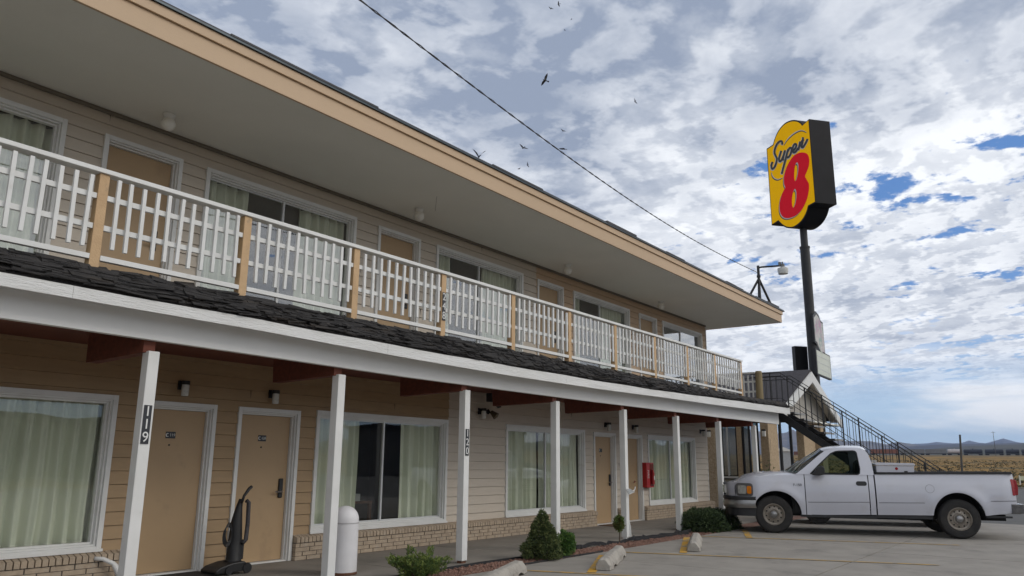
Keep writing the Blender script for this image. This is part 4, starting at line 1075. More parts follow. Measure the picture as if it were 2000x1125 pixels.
def sidepatch(name, pts, off, m_, side=-1, parent=tr, n=8):
    m = MB(); poly = pts
    mb_ = bmesh.new(); vs = [mb_.verts.new((p[0], 0, p[1])) for p in poly]; f = mb_.faces.new(vs)
    for k in range(2): bmesh.ops.subdivide_edges(mb_, edges=mb_.edges, cuts=1, use_grid_fill=True)
    bmesh.ops.triangulate(mb_, faces=mb_.faces)
    b = len(m.v)
    for v in mb_.verts: m.v.append((v.co.x, side*(ys(v.co.x, v.co.z)+off), v.co.z)); v.index = len(m.v)-1-b
    for f in mb_.faces: m.f.append(tuple(b+v.index for v in f.verts)); m.m.append(0)
    # rim
    L = len(poly)
    for i in range(L):
        p, q = poly[i], poly[(i+1) % L]
        m.face([(p[0], side*(ys(*p)+off), p[1]), (q[0], side*(ys(*q)+off), q[1]), (q[0], side*(ys(*q)-.01), q[1]), (p[0], side*(ys(*p)-.01), p[1])])
    mb_.free(); return m.build(name, m_, parent, fix=True)
def rrect(x0, x1, z0, z1, r, n=3):
    out = []
    for cx_, cz_, a0_ in ((x1-r, z1-r, 0), (x0+r, z1-r, 90), (x0+r, z0+r, 180), (x1-r, z0+r, 270)):
        for k in range(n+1): a = radians(a0_+90*k/n); out.append((cx_+r*cos(a), cz_+r*sin(a)))
    return out
for s_ in (-1, 1):
    hs = sidepatch('headlight', rrect(-.695, -.335, .742, 1.012, .06), .006, m_hl, s_)
    sidepatch('headlight_lens', rrect(-.65, -.475, .785, .965, .03), .018, m_lensc, s_, hs)
    sidepatch('indicator_lens', rrect(-.462, -.368, .79, .955, .03), .016, m_amb, s_, hs)
    m = MB(); m.prism([(-.93, .50), (-.915, .62), (-.86, .74), (-.90, .74), (-.95, .50)], lambda x, y, t_: (x-.03, s_*y, t_), .80, .97); m.build('headlight_front', m_lensc, hs)
# bumper
def plan(off=0.):
    q = [(-.27, .985), (-.45, .985), (-.62, .965), (-.76, .91), (-.86, .80), (-.93, .62), (-.965, .35), (-.975, 0)]
    q = [(x-off*.6, y+off) for x, y in q]; return q+[(x, -y) for x, y in reversed(q[:-1])]
def wrap(m, z0, z1, off, mi=0, bul=.0):
    q = plan(off); b = len(m.v); rows = 4
    for r in range(rows+1):
        z = z0+(z1-z0)*r/rows; k = bul*sin(pi*r/rows)
        for x, y in q: l = hypot(x, y); m.v.append((x-k, y*(1+k*.6), z))
    n = len(q)
    for r in range(rows):
        for i in range(n-1): a = b+r*n+i; m.f.append((a, a+1, a+n+1, a+n)); m.m.append(mi)
    for r in (0, rows):
        m.f.append(tuple(b+r*n+i for i in range(n))); m.m.append(mi)
m = MB(); wrap(m, .665, .735, .02, 0, .01); wrap(m, .50, .664, .012, 1, .02); wrap(m, .335, .499, -.03, 0); bm_ = tb(m, 'front_bumper', [m_trim, m_gchr])
# doors
for s_ in (-1, 1):
    m = MB(); sidepanel(m, .724, 1.944, s_); d_ = tb(m, 'door', m_pw)
    hd = sidepatch('door_handle', rrect(1.715, 1.922, .995, 1.085, .04), .004, m_trim, s_, d_)
    m = MB(); m.prism([(.86, 1.20), (.98, 1.36), (1.06, 1.40), (1.115, 1.36), (1.115, 1.22), (1.0, 1.19)], lambda a, z, t_: (a, s_*t_, z), 1.02, 1.17); m.bar((1.0, s_*.92, 1.235), (1.0, s_*1.04, 1.26), .12, .04); mi_ = m.build('mirror', m_trim, d_, bevel=.02)
    m = MB()
    xx = .76
    while xx < 1.93: m.box(xx, xx+.06, s_*(ys(xx, .65)+.0025)-.002, s_*(ys(xx, .65)+.0025)+.002, .642+.02*(xx-.75), .650+.02*(xx-.75)); xx += .06
    m.build('body_crease', m_trim, d_)
# cab: rocker/back corner, greenhouse, roof
WB = .925; TOPZ = 1.775
def yg(z): return WB-(z-1.22)*.36
def greenhouse(side):
    outer = [(.425, 1.215), (.60, 1.33), (1.06, 1.665), (1.17, 1.735), (1.30, 1.765), (1.62, 1.785), (1.88, 1.775), (1.965, 1.74), (2.02, 1.65), (2.065, 1.45), (2.075, 1.225)]
    inner = [(.845, 1.235), (1.04, 1.42), (1.29, 1.655), (1.385, 1.70), (1.45, 1.712), (1.73, 1.718), (1.775, 1.705), (1.795, 1.665), (1.824, 1.32), (1.81, 1.25), (1.77, 1.222), (.87, 1.215)]
    cu = bpy.data.curves.new('c', 'CURVE'); cu.dimensions = '2D'; cu.fill_mode = 'BOTH'
    for pl in (outer, [( (p[0]-1.35)*1.035+1.35, (p[1]-1.47)*1.05+1.475) if p[1] > 1.25 else (p[0]-.01, 1.2151) for p in inner]):
        s_ = cu.splines.new('POLY'); s_.points.add(len(pl)-1); s_.use_cyclic_u = True
        for i, p in enumerate(pl): s_.points[i].co = (p[0], p[1], 0, 1)
    return outer, inner, cu
def fill2(outer, holes):
    cu = bpy.data.curves.new('c', 'CURVE'); cu.dimensions = '2D'; cu.fill_mode = 'BOTH'
    for pl in [outer]+holes:
        s_ = cu.splines.new('POLY'); s_.points.add(len(pl)-1); s_.use_cyclic_u = True
        for i, p in enumerate(pl): s_.points[i].co = (p[0], p[1], 0, 1)
    o = bpy.data.objects.new('c', cu); S.collection.objects.link(o); bpy.context.view_layer.update()
    me = bpy.data.meshes.new_from_object(o.evaluated_get(bpy.context.evaluated_depsgraph_get())); bpy.data.objects.remove(o); return me
GO = [(.55, 1.212), (.70, 1.325), (1.06, 1.62), (1.18, 1.705), (1.30, 1.745), (1.62, 1.765), (1.88, 1.758), (1.965, 1.72), (2.02, 1.64), (2.065, 1.45), (2.075, 1.212)]
GI = [(.845, 1.225), (1.04, 1.42), (1.29, 1.648), (1.385, 1.690), (1.45, 1.70), (1.73, 1.706), (1.775, 1.695), (1.797, 1.66), (1.824, 1.32), (1.812, 1.25), (1.77, 1.222)]
cab = None
m = MB()
for s_ in (-1, 1):
    me = fill2(GO, [GI])
    for t0_, in ((0.,), (.035,)):
        b = len(m.v)
        for v in me.vertices: m.v.append((v.co.x, s_*(yg(v.co.y)+.012-t0_), v.co.y))
        for p in me.polygons: m.f.append(tuple(b+i for i in p.vertices)); m.m.append(0)
    for i in range(len(GI)):
        p, q = GI[i], GI[(i+1) % len(GI)]
        m.face([(p[0], s_*(yg(p[1])+.012), p[1]), (q[0], s_*(yg(q[1])+.012), q[1]), (q[0], s_*(yg(q[1])-.023), q[1]), (p[0], s_*(yg(p[1])-.023), p[1])], 1)
    # shoulder between sheet and glass
    xs_ = [.55+.05*i for i in range(31)]
    for a, b_ in zip(xs_, xs_[1:]): m.face([(a, s_*ys(a, ztop(a)), ztop(a)), (b_, s_*ys(b_, ztop(b_)), ztop(b_)), (b_, s_*(yg(1.212)+.012), 1.2125), (a, s_*(yg(1.212)+.012), 1.2125)])
    mm = MB(); sidepanel(mm, 1.962, 2.062, s_); bb = len(m.v); m.v += mm.v; m.f += [tuple(bb+i for i in f) for f in mm.f]; m.m += mm.m
# roof skin
RT = [(1.06, 1.62), (1.18, 1.705), (1.30, 1.745), (1.62, 1.765), (1.88, 1.758), (1.965, 1.72)]
RC = lambda x: lerp([(1.04, 1.735), (1.124, 1.775), (1.285, 1.812), (1.62, 1.832), (1.88, 1.828), (1.95, 1.815), (1.99, 1.78)], x)
rows = [1.10, 1.14, 1.18, 1.24, 1.30, 1.4, 1.5, 1.62, 1.75, 1.88, 1.93, 1.97, 1.99]
b = len(m.v); nn = 15
for x in rows:
    e_ = lerp(RT, x)
    for j in range(nn):
        v = -1+2*j/(nn-1.); xx = x+(.05*v*v if x < 1.3 else 0)
        m.v.append((xx, (v if abs(v) < 1 else v)*(yg(e_)+.012), e_+(RC(x)-e_)*(1-abs(v)**3.2)))
for i in range(len(rows)-1):
    for j in range(nn-1): a = b+i*nn+j; m.f.append((a, a+nn, a+nn+1, a+1)); m.m.append(0)
# back wall of the cab with window opening: side strips and lower panel
zr0 = RC(1.99)
for s_ in (-1, 1): m.face([(1.99, s_*.55, zr0-.01), (2.0, s_*(yg(1.72)), 1.70), (2.07, s_*yg(1.45), 1.45), (2.085, s_*.92, 1.22), (2.085, s_*.70, 1.22), (2.05, s_*.62, 1.60)])
m.face([(2.085, -.92, 1.22), (2.085, .92, 1.22), (2.085, .92, .5), (2.085, -.92, .5)]); m.face([(1.99, -.60, zr0-.01), (1.99, .60, zr0-.01), (2.03, .62, 1.69), (2.03, -.62, 1.69)])
m.face([(2.03, -.64, 1.69), (2.03, .64, 1.69), (1.985, .70, 1.735), (1.985, -.70, 1.735)])
cab = tb(m, 'cab', [m_pw, m_trim])
# glass
def glassq(name, pts, g_, parent=cab):
    m = MB(); m.face(pts); return m.build(name, g_, parent, fix=False)
for s_ in (-1, 1):
    q = [(p[0], s_*(yg(p[1])-.006), p[1]) for p in GI]
    glassq('side_window', q if s_ < 0 else list(reversed(q)), g_car)
    m = MB()
    for i in range(len(GI)):
        p, r_ = GI[i], GI[(i+1) % len(GI)]; m.bar((p[0], s_*(yg(p[1])+.010), p[1]), (r_[0], s_*(yg(r_[1])+.010), r_[1]), .014, .022)
    m.build('window_seal', m_trim, cab)
m = MB(); b = len(m.v)
for i in range(9):
    k = i/8.
    for j in range(13):
        v = -1+2*j/12.; yb, yt = .86, .70
        xb = .34+.27*v*v; xt = 1.10+.06*v*v; zb_2 = 1.275-.045*v*v; zt_2 = lerp([(1.04, 1.735), (1.124, 1.772)], 1.10)-.08*v*v*v*v
        m.v.append((xb+(xt-xb)*k, v*(yb+(yt-yb)*k), zb_2+(zt_2-zb_2)*k))
for i in range(8):
    for j in range(12): a = b+i*13+j; m.f.append((a, a+1, a+14, a+13)); m.m.append(0)
ws = m.build('windshield', g_ws, cab, smooth=True, fix=False)
ws.data.flip_normals()
m = MB()   # surround of the windshield and cowl
for s_ in (-1, 1): m.bar((.60, s_*.865, 1.228), (1.155, s_*.708, 1.69), .03, .05)
for j in range(12):
    v0, v1 = -1+2*j/12., -1+2*(j+1)/12.
    m.face([(.34+.27*v0*v0+.01, v0*.86, 1.275-.045*v0*v0+.004), (.34+.27*v1*v1+.01, v1*.86, 1.275-.045*v1*v1+.004), (.22+.3*v1*v1, v1*.88, 1.282-.06*v1*v1), (.22+.3*v0*v0, v0*.88, 1.282-.06*v0*v0)])
m.tube([(.50, -.66, 1.285), (.62, -.35, 1.40), (.78, -.05, 1.55)], .009, 6); m.tube([(.42, .10, 1.285), (.56, .40, 1.40), (.70, .62, 1.50)], .009, 6)
m.build('cowl_and_wipers', m_trim, cab, fix=False)
glassq('rear_window', [(2.055, -.60, 1.60), (2.055, .60, 1.60), (2.085, .68, 1.24), (2.085, -.68, 1.24)][::1], g_car)
# interior
m = MB(); m.box(1.45, 1.95, -.72, .72, .55, .98); m.prism([(1.80, .95), (1.98, .95), (2.03, 1.50), (1.96, 1.56), (1.88, 1.50)], lambda a, z, t_: (a, t_, z), -.70, -.10); m.prism([(1.80, .95), (1.98, .95), (2.03, 1.48), (1.96, 1.54), (1.88, 1.48)], lambda a, z, t_: (a, t_, z), .10, .70)
m.build('seat', m_int, tr, bevel=.03)
m = MB(); m.prism([(.55, 1.0), (.45, 1.22), (.72, 1.235), (.95, 1.19), (.98, 1.0)], lambda a, z, t_: (a, t_, z), -.80, .80); m.lathe([(0, 0)], (0, 0, 0)) if False else None
m.tube([(1.12+.09*cos(a)*.5, -.38+.19*sin(a), 1.16+.17*cos(a)) for a in [i*pi/12 for i in range(25)]], .016, 8, cap=False)
m.build('dashboard', m_int, tr, bevel=.02)
m = MB(); m.box(-.60, 2.07, -.86, .86, .40, .48); m.box(.45, .52, -.86, .86, .48, 1.2); m.box(-.75, -.3, -.55, .55, .45, .95); m.box(.5, 1.95, -.90, -.86, .44, 1.15); m.box(.5, 1.95, .86, .90, .44, 1.15); m.box(-.9, 4.5, -.50, -.40, .34, .46); m.box(-.9, 4.5, .40, .50, .34, .46); m.box(1.2, 3.2, -.3, .3, .30, .42); m.box(2.2, 3.1, .45, .8, .32, .46)
m.tube([(3.57, -.8, .39), (3.57, .8, .39)], .06, 10); m.tube([(.06, -.8, .38), (.06, .8, .38)], .05, 10)
m.build('chassis', m_under, tr)
for cx_, cz_, rx_, rz_ in ARCH:   # wheel wells
    for s_ in (-1, 1):
        m = MB()
        arc = [(cx_-(rx_+.006)*cos(pi*k/18), cz_-.03+(rz_+.036)*sin(pi*k/18)) for k in range(19)]
        for p, q in zip(arc, arc[1:]): m.face([(p[0], s_*.945, p[1]), (q[0], s_*.945, q[1]), (q[0], s_*.55, q[1]), (p[0], s_*.55, p[1])])
        m.face([(p[0], s_*.55, p[1]) for p in arc])
        m.build('wheel_well', m_under, tr, fix=False)
# bed
m = MB()
for s_ in (-1, 1):
    sidepanel(m, 2.088, 4.605, s_, skew=None)
bed = tb(m, 'cargo_bed', m_pw)
m = MB()
for s_ in (-1, 1): m.box(2.10, 4.52, s_*.80-.02, s_*.80+.02, .93, 1.235)
m.box(2.10, 4.52, -.80, .80, .90, .93); m.box(2.10, 2.14, -.84, .84, .6, 1.22); m.box(4.515, 4.60, -.84, .84, .62, 1.235)
m.prism([(4.60, .62), (4.60, 1.24), (4.62, 1.22), (4.635, .9), (4.625, .62)], lambda a, z, t_: (a, t_, z), -.86, .86)
m.build('bed_inner', m_pw, bed)
m = MB()
for s_ in (-1, 1):
    a = (2.11, 1.228); b_ = (4.60, 1.264); m.prism([(a[0], a[1]), (b_[0], b_[1]), (b_[0]-.03, b_[1]+.042), (a[0], a[1]+.042)], lambda p, z, t_: (p, s_*t_, z), .76, .945)
m.box(4.50, 4.61, -.80, .80, 1.238, 1.262); m.build('bed_rail_cap', m_trim, bed)
sidepatch('fuel_door', [(3.085+.082*cos(a), .957+.082*sin(a)) for a in [i*pi/12 for i in range(24)]], .0015, m_trim, -1, bed)
sidepatch('fuel_door', [(3.085+.078*cos(a), .957+.078*sin(a)) for a in [i*pi/12 for i in range(24)]], .003, m_pw, -1, bed)
m = MB()
for s_ in (-1, 1):
    for x0, x1, z_ in ((2.12, 2.92, .665), (4.15, 4.55, .738)):
        xx = x0
        while xx < x1: y_ = s_*(ys(xx, z_)+.002); m.box(xx, xx+.05, y_-.002, y_+.002, z_-.004+.012*(xx-x0)/(x1-x0), z_+.004+.012*(xx-x0)/(x1-x0)); xx += .05
m.build('body_crease', m_trim, bed)
for s_ in (-1, 1):
    sidepatch('tail_light', rrect(4.545, 4.604, .85, 1.165, .02), .006, m_tail, s_, tr)
    m = MB(); y0_, y1_ = (.78, .90); m.prism([(4.57, .85), (4.66, .86), (4.675, 1.0), (4.655, 1.14), (4.60, 1.17), (4.57, 1.16)], lambda a, z, t_: (a, s_*t_, z), y0_, y1_); m.build('tail_light', m_tail, tr, bevel=.01)
m = MB(); m.prism([(4.50, .98), (4.66, .94), (4.76, .80), (4.775, .0), (4.76, -.80), (4.66, -.94), (4.50, -.98), (4.50, -.90), (4.62, -.8), (4.62, .8), (4.50, .90)], lambda a, y, t_: (a, y, t_), .50, .69); m.build('rear_bumper', mat('dark_chrome', (.22, .22, .23), .18, (.14, .14, .145), 9, metal=.9), tr, bevel=.012)
m = MB(); m.box(4.06, 4.50, -.955, -.93, .42, .455); m.box(4.06, 4.5, .93, .955, .42, .455); m.box(.60, 2.06, -.93, -.88, .345, .395); m.box(.6, 3.1, .88, .93, .345, .40); m.box(2.06, 3.10, -.93, -.88, .36, .43); m.build('sill_trim', m_trim, tr)
# emblem
m = MB(); add_mesh(m, text_mesh('F-150', .075), face_mtx((.57, -(ys(.57, .99)+.006), .992), (1, 0, 0), (0, 0, 1)), 0); m.build('emblem', m_trim, tr)
# antenna
m = MB(); m.tube([(.05, .80, 1.2), (.12, .80, 2.0)], .004, 5); m.build('antenna', m_black, tr)
# wheels
def wheel(x, side, parent):
    s_ = side; c = (x, 0, .380)
    yy = lambda v: s_*v
    m = MB(); R = .378
    prof = [(.222, .94), (.235, .962), (.29, .974), (.345, .966), (.368, .945), (R, .925), (R, .76), (.368, .735), (.34, .72), (.23, .73), (.222, .75)]
    m.lathe([(r, yy(v)) for r, v in prof], c, 'Y', 48)
    for k in range(48):
        a = 2*pi*k/48
        for vv in (.90, .845, .79):
            a2 = a+(.06 if vv == .845 else 0); cx_, cz_ = x+R*cos(a2), .380+R*sin(a2)
            if cz_ > .02: m.obox((cx_, yy(vv), cz_), (-sin(a2)*.015, 0, cos(a2)*.015), (0, .018, 0), (cos(a2)*.004, 0, sin(a2)*.004))
    w = m.build('wheel', m_tyre, parent, autos=30)
    m = MB(); m.lathe([(r, yy(v)) for r, v in [(.222, .955), (.214, .958), (.205, .93), (.200, .90), (.175, .885), (.165, .895), (.12, .905), (.105, .93), (.098, .932), (.085, .90), (.07, .90)]], c, 'Y', 40)
    for k in range(10):
        a = 2*pi*k/10+.2; cc = (x+.153*cos(a), 0, .380+.153*sin(a)); m.lathe([(0, yy(.902)), (.0155, yy(.902)), (.0165, yy(.896))], cc, 'Y', 10, 1)
    rm = m.build('rim', [m_rim, m_under], w, autos=40)
    m = MB(); m.lathe([(r, yy(v)) for r, v in [(.072, .90), (.072, .935), (.060, .95), (.03, .96), (0, .962)]], c, 'Y', 20)
    for k in range(5): a = 2*pi*k/5; m.lathe([(0, yy(.955)), (.012, yy(.953)), (.014, yy(.93))], (x+.052*cos(a), 0, .38+.052*sin(a)), 'Y', 8)
    m.build('hub_cap', m_gchr, rm, autos=40)
for x in (.06, 3.572):
    for s_ in (-1, 1): wheel(x, s_, tr)
tbx = empty('tool_box', (16.972+TN.x*.98+TE.x*2.5, -3.771+TN.y*.98+TE.y*2.5, 1.27), atan2(TE.y, TE.x), 'white metal tool box lying across the truck bed behind the cab', 'tool box')
m = MB(); m.prism([(-.36, 0), (-.36, .13), (.355, .13), (.345, 0)], lambda a, z, t_: (a, t_, z), -.90, .90); m.build('box_body', m_pw, tbx, bevel=.006)
m = MB(); m.prism([(-.372, .136), (-.372, .175), (-.34, .195), (.34, .185), (.367, .165), (.367, .136)], lambda a, z, t_: (a, t_, z), -.915, .915); m.build('lid', m_pw, tbx, bevel=.006)
m = MB(); m.lathe([(0, -.905), (.03, -.905), (.03, -.90)], (.02, -.0, .075), 'Y', 12); m.build('reflector', m_tail, tbx)
m = MB(); m.box(.16, .22, -.93, -.90, -.0, .03); m.build('latch', m_trim, tbx)

# ------------------------------------------------------------------ white car parked beyond
wc = empty('parked_car', (20.75, -2.75, -.002), atan2(TE.y, TE.x), 'white car almost hidden beyond the nose of the pickup truck', 'car')
m = MB()
sts = [(0, .50, .62, .62), (.10, .40, .74, .74), (.7, .30, .86, .84), (1.15, .28, .93, .86), (2.0, .28, .95, .88), (3.3, .28, .98, .88), (4.1, .30, 1.0, .84), (4.45, .45, .92, .72)]
b = 0; nn = 13
for x, z0, z1, hw in sts:
    for j in range(nn):
        a = pi*j/(nn-1); y = -hw*cos(a); k = sin(a)**.45
        m.v.append((x, y*(1 if j not in (0, nn-1) else 1), z0 if j in (0, nn-1) else z0+.15+(z1-z0-.15)*k))
for i in range(len(sts)-1):
    for j in range(nn-1): a = i*nn+j; m.f.append((a, a+nn, a+nn+1, a+1)); m.m.append(0)
m.f.append(tuple(range(nn))); m.m.append(0); m.f.append(tuple((len(sts)-1)*nn+j for j in range(nn))); m.m.append(0)
m.build('car_body', m_pw, wc, autos=50)
m = MB(); m.prism([(1.15, .90), (1.85, 1.33), (3.0, 1.36), (3.85, .96)], lambda a, z, t_: (a, t_, z), -.68, .68); m.build('cabin', g_ws if False else m_trim, wc, bevel=.08)
for x in (.85, 3.55):
    for s_ in (-1, 1):
        m = MB(); m.lathe([(0, s_*.74), (.2, s_*.80), (.21, s_*.84), (.30, s_*.85), (.31, s_*.80), (.31, s_*.66), (0, s_*.66)], (x, 0, .31), 'Y', 24); m.build('wheel', m_tyre, wc, autos=40)

# ------------------------------------------------------------------ wheel stops
def wstop(cx_, cy_, L, label, rz=22.):
    m = MB(); n = 16; hw, h = .115, .15
    prof = [(-hw, 0), (-hw*.93, h*.42), (-hw*.5, h*.93), (-hw*.3, h), (hw*.3, h), (hw*.5, h*.93), (hw*.93, h*.42), (hw, 0)]
    rr_ = random.Random(cx_)
    for i in range(n+1):
        x = -L/2+L*i/n; e_ = .86 if i in (0, n) else 1
        for j, (y, z) in enumerate(prof):
            zz_ = z*e_
            if j in (0, 7) and (3 <= i <= 4 or 12 <= i <= 13): zz_ = .035
            m.v.append((x+rr_.uniform(-.004, .004), y*e_+rr_.uniform(-.004, .004), zz_+(rr_.uniform(-.004, .004) if j not in (0, 7) else 0)))
    for i in range(n):
        for j in range(7): a = i*8+j; m.f.append((a, a+1, a+9, a+8)); m.m.append(0)
        m.f.append((i*8, i*8+8, i*8+15, i*8+7)); m.m.append(0)
    m.f.append(tuple(range(8))); m.m.append(0); m.f.append(tuple(n*8+j for j in reversed(range(8)))); m.m.append(0)
    o = m.build('wheel_stop', m_stop, loc=(cx_, cy_, .004), bevel=.004); o.rotation_euler.z = radians(rz)
    tag(o, label, 'wheel stop', 'concrete wheel stops at the stall heads'); return o
wstop(7.82, -3.56, 1.9, 'concrete wheel stop cut off by the bottom edge, nearest the spreading juniper')
wstop(10.38, -3.64, 1.9, 'concrete wheel stop beside the cone-shaped evergreen')
wstop(13.36, -3.62, 1.9, 'concrete wheel stop nearest the pickup truck')

# ------------------------------------------------------------------ plants
def leaf(m, p, d, l, w, mi, rr_):
    d = d.normalized(); s_ = d.cross(Vector((rr_.uniform(-1, 1), rr_.uniform(-1, 1), rr_.uniform(-1, 1)))).normalized()*w
    m.face([p-s_*.5, p+d*l*.5-s_, p+d*l, p+d*l*.5+s_, p+s_*.5], mi)
def plant(name, loc, label, cat, mats, fn, n, seed, trunk=None):
    o = empty(name, loc, 0, label, cat); rr_ = random.Random(seed)
    m = MB()
    for i in range(n): fn(m, rr_, i, n)
    m.build('foliage', mats, o, fix=False)
    if trunk:
        m = MB()
        for pts_, r_ in trunk: m.tube(pts_, r_, 7)
        m.build('trunk', m_bark, o)
    return o
def rv(rr_): 
    while 1:
        v = Vector((rr_.uniform(-1, 1), rr_.uniform(-1, 1), rr_.uniform(-1, 1)))
        if .05 < v.length < 1: return v.normalized()
def cone_fn(m, rr_, i, n):
    # tufts over a cone with uneven outline
    H, R = .67, .30
    k = 1-sqrt(rr_.random())**1.1; a = rr_.uniform(0, 2*pi)
    bump = 1+.10*sin(a*3+k*9)+.26*noise.noise(Vector((cos(a)*2.2, sin(a)*2.2, k*7)))+(rr_.uniform(0, .16) if rr_.random() < .12 else 0)
    prof = (1-k)**.80*(.82+.18*sin(min(1, k*6)*pi/2)) if k < .9 else (1-k)**.8
    depth = rr_.random()**2.2*.5
    r = R*prof*bump*(1-depth); c = Vector((r*cos(a), r*sin(a), .03+k*H))
    out = Vector((cos(a), sin(a), .55)); mi = 1 if depth < .07 and rr_.random() < .5 else 0
    for q in range(7): leaf(m, c+rv(rr_)*.018, (out+rv(rr_)*.9), rr_.uniform(.022, .045), rr_.uniform(.004, .008), mi, rr_)
plant('conical_evergreen', (10.02, -2.66, 0), 'cone-shaped evergreen standing in front of the fourth porch post', 'shrub', m_sg, cone_fn, 2300, 1, [([(0, 0, 0), (0, 0, .4)], [.03, .015])])
def ball_fn(R, H, zc_, ll=(.02, .04), flat=1.):
    def f(m, rr_, i, n):
        d = rv(rr_); depth = rr_.random()**2*.55; bmp = 1+.22*noise.noise(d*2.1+Vector((R*9, 0, 0)))
        c = Vector((d.x*R, d.y*R, d.z*H))*bmp*(1-depth)+Vector((0, 0, zc_)); c.z = max(c.z, .01)
        mi = 1 if depth < .1 and rr_.random() < .55 else 0
        for q in range(6): leaf(m, c+rv(rr_)*.02, d+rv(rr_)*.9+Vector((0, 0, .3)), rr_.uniform(*ll), rr_.uniform(.005, .010), mi, rr_)
    return f
plant('round_shrub', (10.50, -2.76, 0), 'small bright green round shrub tucked against the cone-shaped evergreen', 'shrub', m_kg, ball_fn(.145, .17, .19), 800, 2, [([(0, 0, 0), (0, 0, .2)], [.02, .012])])
plant('topiary_tree', (12.93, -2.36, 0), 'tiny lollipop tree with a yellowish ball of foliage on a thin bare stem', 'shrub', [mat('yellow_green', (.11, .115, .022), .8, (.07, .08, .016), 8), m_kg[1]], ball_fn(.085, .13, .34), 300, 3, [([(0, 0, 0), (.01, 0, .15), (0, 0, .28)], [.012, .009, .008])])
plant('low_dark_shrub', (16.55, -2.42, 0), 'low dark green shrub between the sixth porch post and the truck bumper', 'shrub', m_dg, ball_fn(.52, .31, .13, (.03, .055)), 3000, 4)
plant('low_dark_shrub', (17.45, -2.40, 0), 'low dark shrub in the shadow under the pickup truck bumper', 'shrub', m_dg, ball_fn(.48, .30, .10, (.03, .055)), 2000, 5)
jb = []
rj = random.Random(12)
for k in range(26):
    a = rj.uniform(0, 2*pi); el = rj.uniform(.25, 1.25); L = rj.uniform(.24, .46)*(1.0 if el < .9 else .85)
    jb.append((Vector((cos(a)*cos(el), sin(a)*cos(el), sin(el))), L, Vector((rj.uniform(-.08, .08), rj.uniform(-.08, .08), 0))))
def jun_fn(m, rr_, i, n):
    d, L, o_ = jb[i % len(jb)]; k = rr_.random()**.6
    c = o_+d*L*k+Vector((0, 0, .05-.06*k*k)); sp_ = .012+.05*(1-abs(k-.55))
    c += rv(rr_)*sp_; mi = 1 if k > .6 and rr_.random() < .6 else 0
    for q in range(6): leaf(m, c+rv(rr_)*.012, d+rv(rr_)*.8+Vector((0, 0, .3)), rr_.uniform(.018, .035), rr_.uniform(.003, .006), mi, rr_)
plant('spreading_juniper', (7.40, -2.62, 0), 'feathery spreading juniper at the bottom edge beside the nearest wheel stop', 'shrub', m_bg, jun_fn, 2400, 6, [([o_, o_+d*L*.8], [.012, .004]) for d, L, o_ in jb])
sp2 = plant('weed', (24.4, -1.3, 0), 'sprig of green leaves beside the black stair post', 'weed', m_kg, ball_fn(.18, .6, .9, (.05, .09)), 60, 9, [([(0, 0, 0), (0, 0, 1.2)], [.01, .006])])

# ------------------------------------------------------------------ far things
def atd(u, v_, r_):
    p = at_az(u, v_, r_); return p
def on_ground(u, r_):
    p = at_az(u, 880, r_); p.z = gh(p.x, p.y)-.06; return p
def pole(u, r_, h, rad_, label, lean=0., cross=False):
    p = on_ground(u, r_); o = empty('utility_pole', p, 0, label, 'pole')
    m = MB(); m.tube([(0, 0, -.3), (lean*.3, -lean, h)], [rad_, rad_*.8], 8); m.build('pole', mat('grey_pole', (.10, .09, .08), .9), o)
    if cross: m = MB(); m.bar((-1, 1.2, h-.6), (1, -1.2, h-.6), .16); m.build('crossarm', m_black, o)
pole(1871, 48, 3.15, .06, 'leaning grey pole standing in the field beyond the truck bed', .17)
pole(1944, 620, 16, .16, 'distant utility pole rising above the dark tank cars', 0, True)
pole(1565, 420, 10, .12, 'distant utility pole seen between the black stair posts', 0, True)
# shed
p = on_ground(1536, 120); sh = empty('metal_shed', p, atan2(fw.y, fw.x)-.25, 'pale ribbed metal shed seen beyond the black stair posts', 'shed')
m = MB(); m.box(0, 4, -.75, 1.6, 0, 3.1)
for k in range(9): m.box(-.03, 0, -.7+k*.26, -.64+k*.26, .1, 3.05)
m.build('wall', mat('pale_ribbed_metal', (.42, .44, .46), .6), sh)
m = MB(); m.prism([(-1.0, 3.12), (1.85, 3.12), (.4, 3.7)], lambda a, z, t_: (t_, a, z), -.2, 4.2); m.build('roof', m_white, sh)
